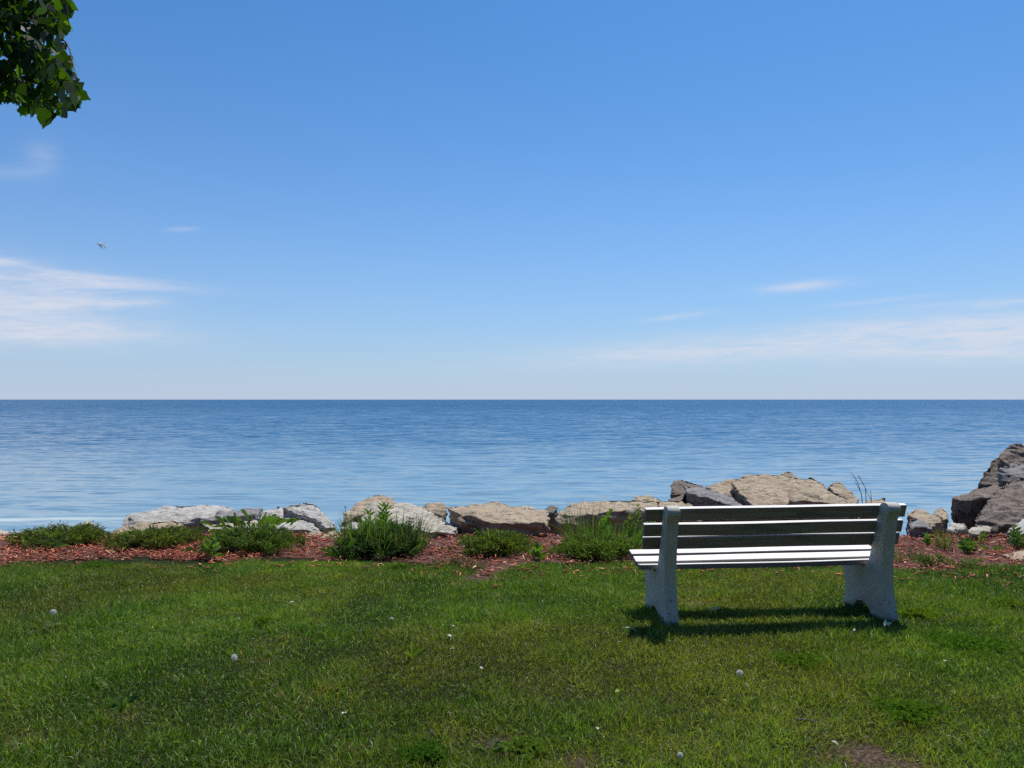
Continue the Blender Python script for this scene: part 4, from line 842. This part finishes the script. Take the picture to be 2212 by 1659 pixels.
for sgn in (-1, 1):  # wings on the down stroke, swept back
    sec = []
    for k in range(9):
        u = k / 8; x = -.05 + .02 * u + .16 * u * u; y = sgn * (.03 + .30 * u - .10 * u * u); z = .045 + .02 * math.sin(u * 3) - .30 * u ** 1.5
        ch = .085 * (1 - .15 * u) if u < .6 else .085 * .9 * (1 - (u - .6) / .42)
        sec.append((Vector((x, y, z)), ch, .012 * (1 - .6 * u)))
    rings = [[bm.verts.new(c + Vector((ch * math.cos(a_), 0, th * math.sin(a_)))) for a_ in [2 * math.pi * j / 10 for j in range(10)]] for c, ch, th in sec]
    for i in range(len(rings) - 1):
        for j in range(10): bm.faces.new((rings[i][j], rings[i][(j + 1) % 10], rings[i + 1][(j + 1) % 10], rings[i + 1][j]))
    bm.faces.new(rings[0][::-1]); bm.faces.new(rings[-1])
m, t, p, out = material('gull_plumage'); v = t.coord('Object'); vx, vy, vz = t.sep(v)[:3]
wing = t.math('MULTIPLY', t.ramp(t.math('ABSOLUTE', vy), .045, .075), 1.0); tipm = t.ramp(t.math('ABSOLUTE', vy), .19, .205)
c = t.mix(wing, (.86, .86, .86, 1), (.78, .79, .80, 1)); c = t.mix(tipm, c, (.03, .03, .035, 1)); t.put(p.inputs['Base Color'], c); p.inputs['Roughness'].default_value = .7
tr = t.node('ShaderNodeBsdfTranslucent'); t.put(tr.inputs[0], c); mx = t.node('ShaderNodeMixShader'); mx.inputs[0].default_value = .45
t.l.new(p.outputs[0], mx.inputs[1]); t.l.new(tr.outputs[0], mx.inputs[2]); t.l.new(mx.outputs[0], out.inputs[0])
bmesh.ops.recalc_face_normals(bm, faces=bm.faces)
me = bpy.data.meshes.new('rough'); bm.to_mesh(me); bm.free(); tmp = bpy.data.objects.new('rough', me); C.objects.link(tmp)
rm = tmp.modifiers.new('r', 'REMESH'); rm.mode = 'VOXEL'; rm.voxel_size = .006
me2 = bpy.data.meshes.new_from_object(tmp.evaluated_get(bpy.context.evaluated_depsgraph_get())); bpy.data.objects.remove(tmp)
me2.name = 'body'; me2.materials.clear(); me2.materials.append(m); me2.polygons.foreach_set('use_smooth', np.ones(len(me2.polygons), dtype=bool))
body = bpy.data.objects.new('body', me2); C.objects.link(body); body.parent = gull
bm = bmesh.new(); tube(bm, [(-.212, 0, .030), (-.235, 0, .027), (-.252, 0, .020)], .009, .003, 8); mesh_bm('beak', bm, M['dry_stem'], gull)

# ------------------------------------------------------------------ unseen park trees, inferred behind the photographer and added to block the landward sky
rng = np.random.default_rng(5); N = 26000
x = rng.uniform(-42, 42, N); y = rng.uniform(-20, -9, N); z = rng.uniform(.2, 1, N) * (10.5 + 4 * vnoise(x, y, .16, 21)) ; a = rng.uniform(0, 6.283, N); u = rng.uniform(-1.2, .6, N)
V, F, kk = ribbons(np.stack([x, y, z], 1), np.stack([np.cos(a) * np.cos(u), np.sin(a) * np.cos(u), np.sin(u)], 1), rng.uniform(.35, .75, N), rng.uniform(.3, .55, N), (.4, 1, .6, .1), .4)
tag(mesh_np('trees', V, F, M['juniper'], None, np.repeat(cols(N, (.035, .065, .016), .3), kk, 0)), 'belt of unseen park trees landward of the lawn', 'trees', None, 'stuff')
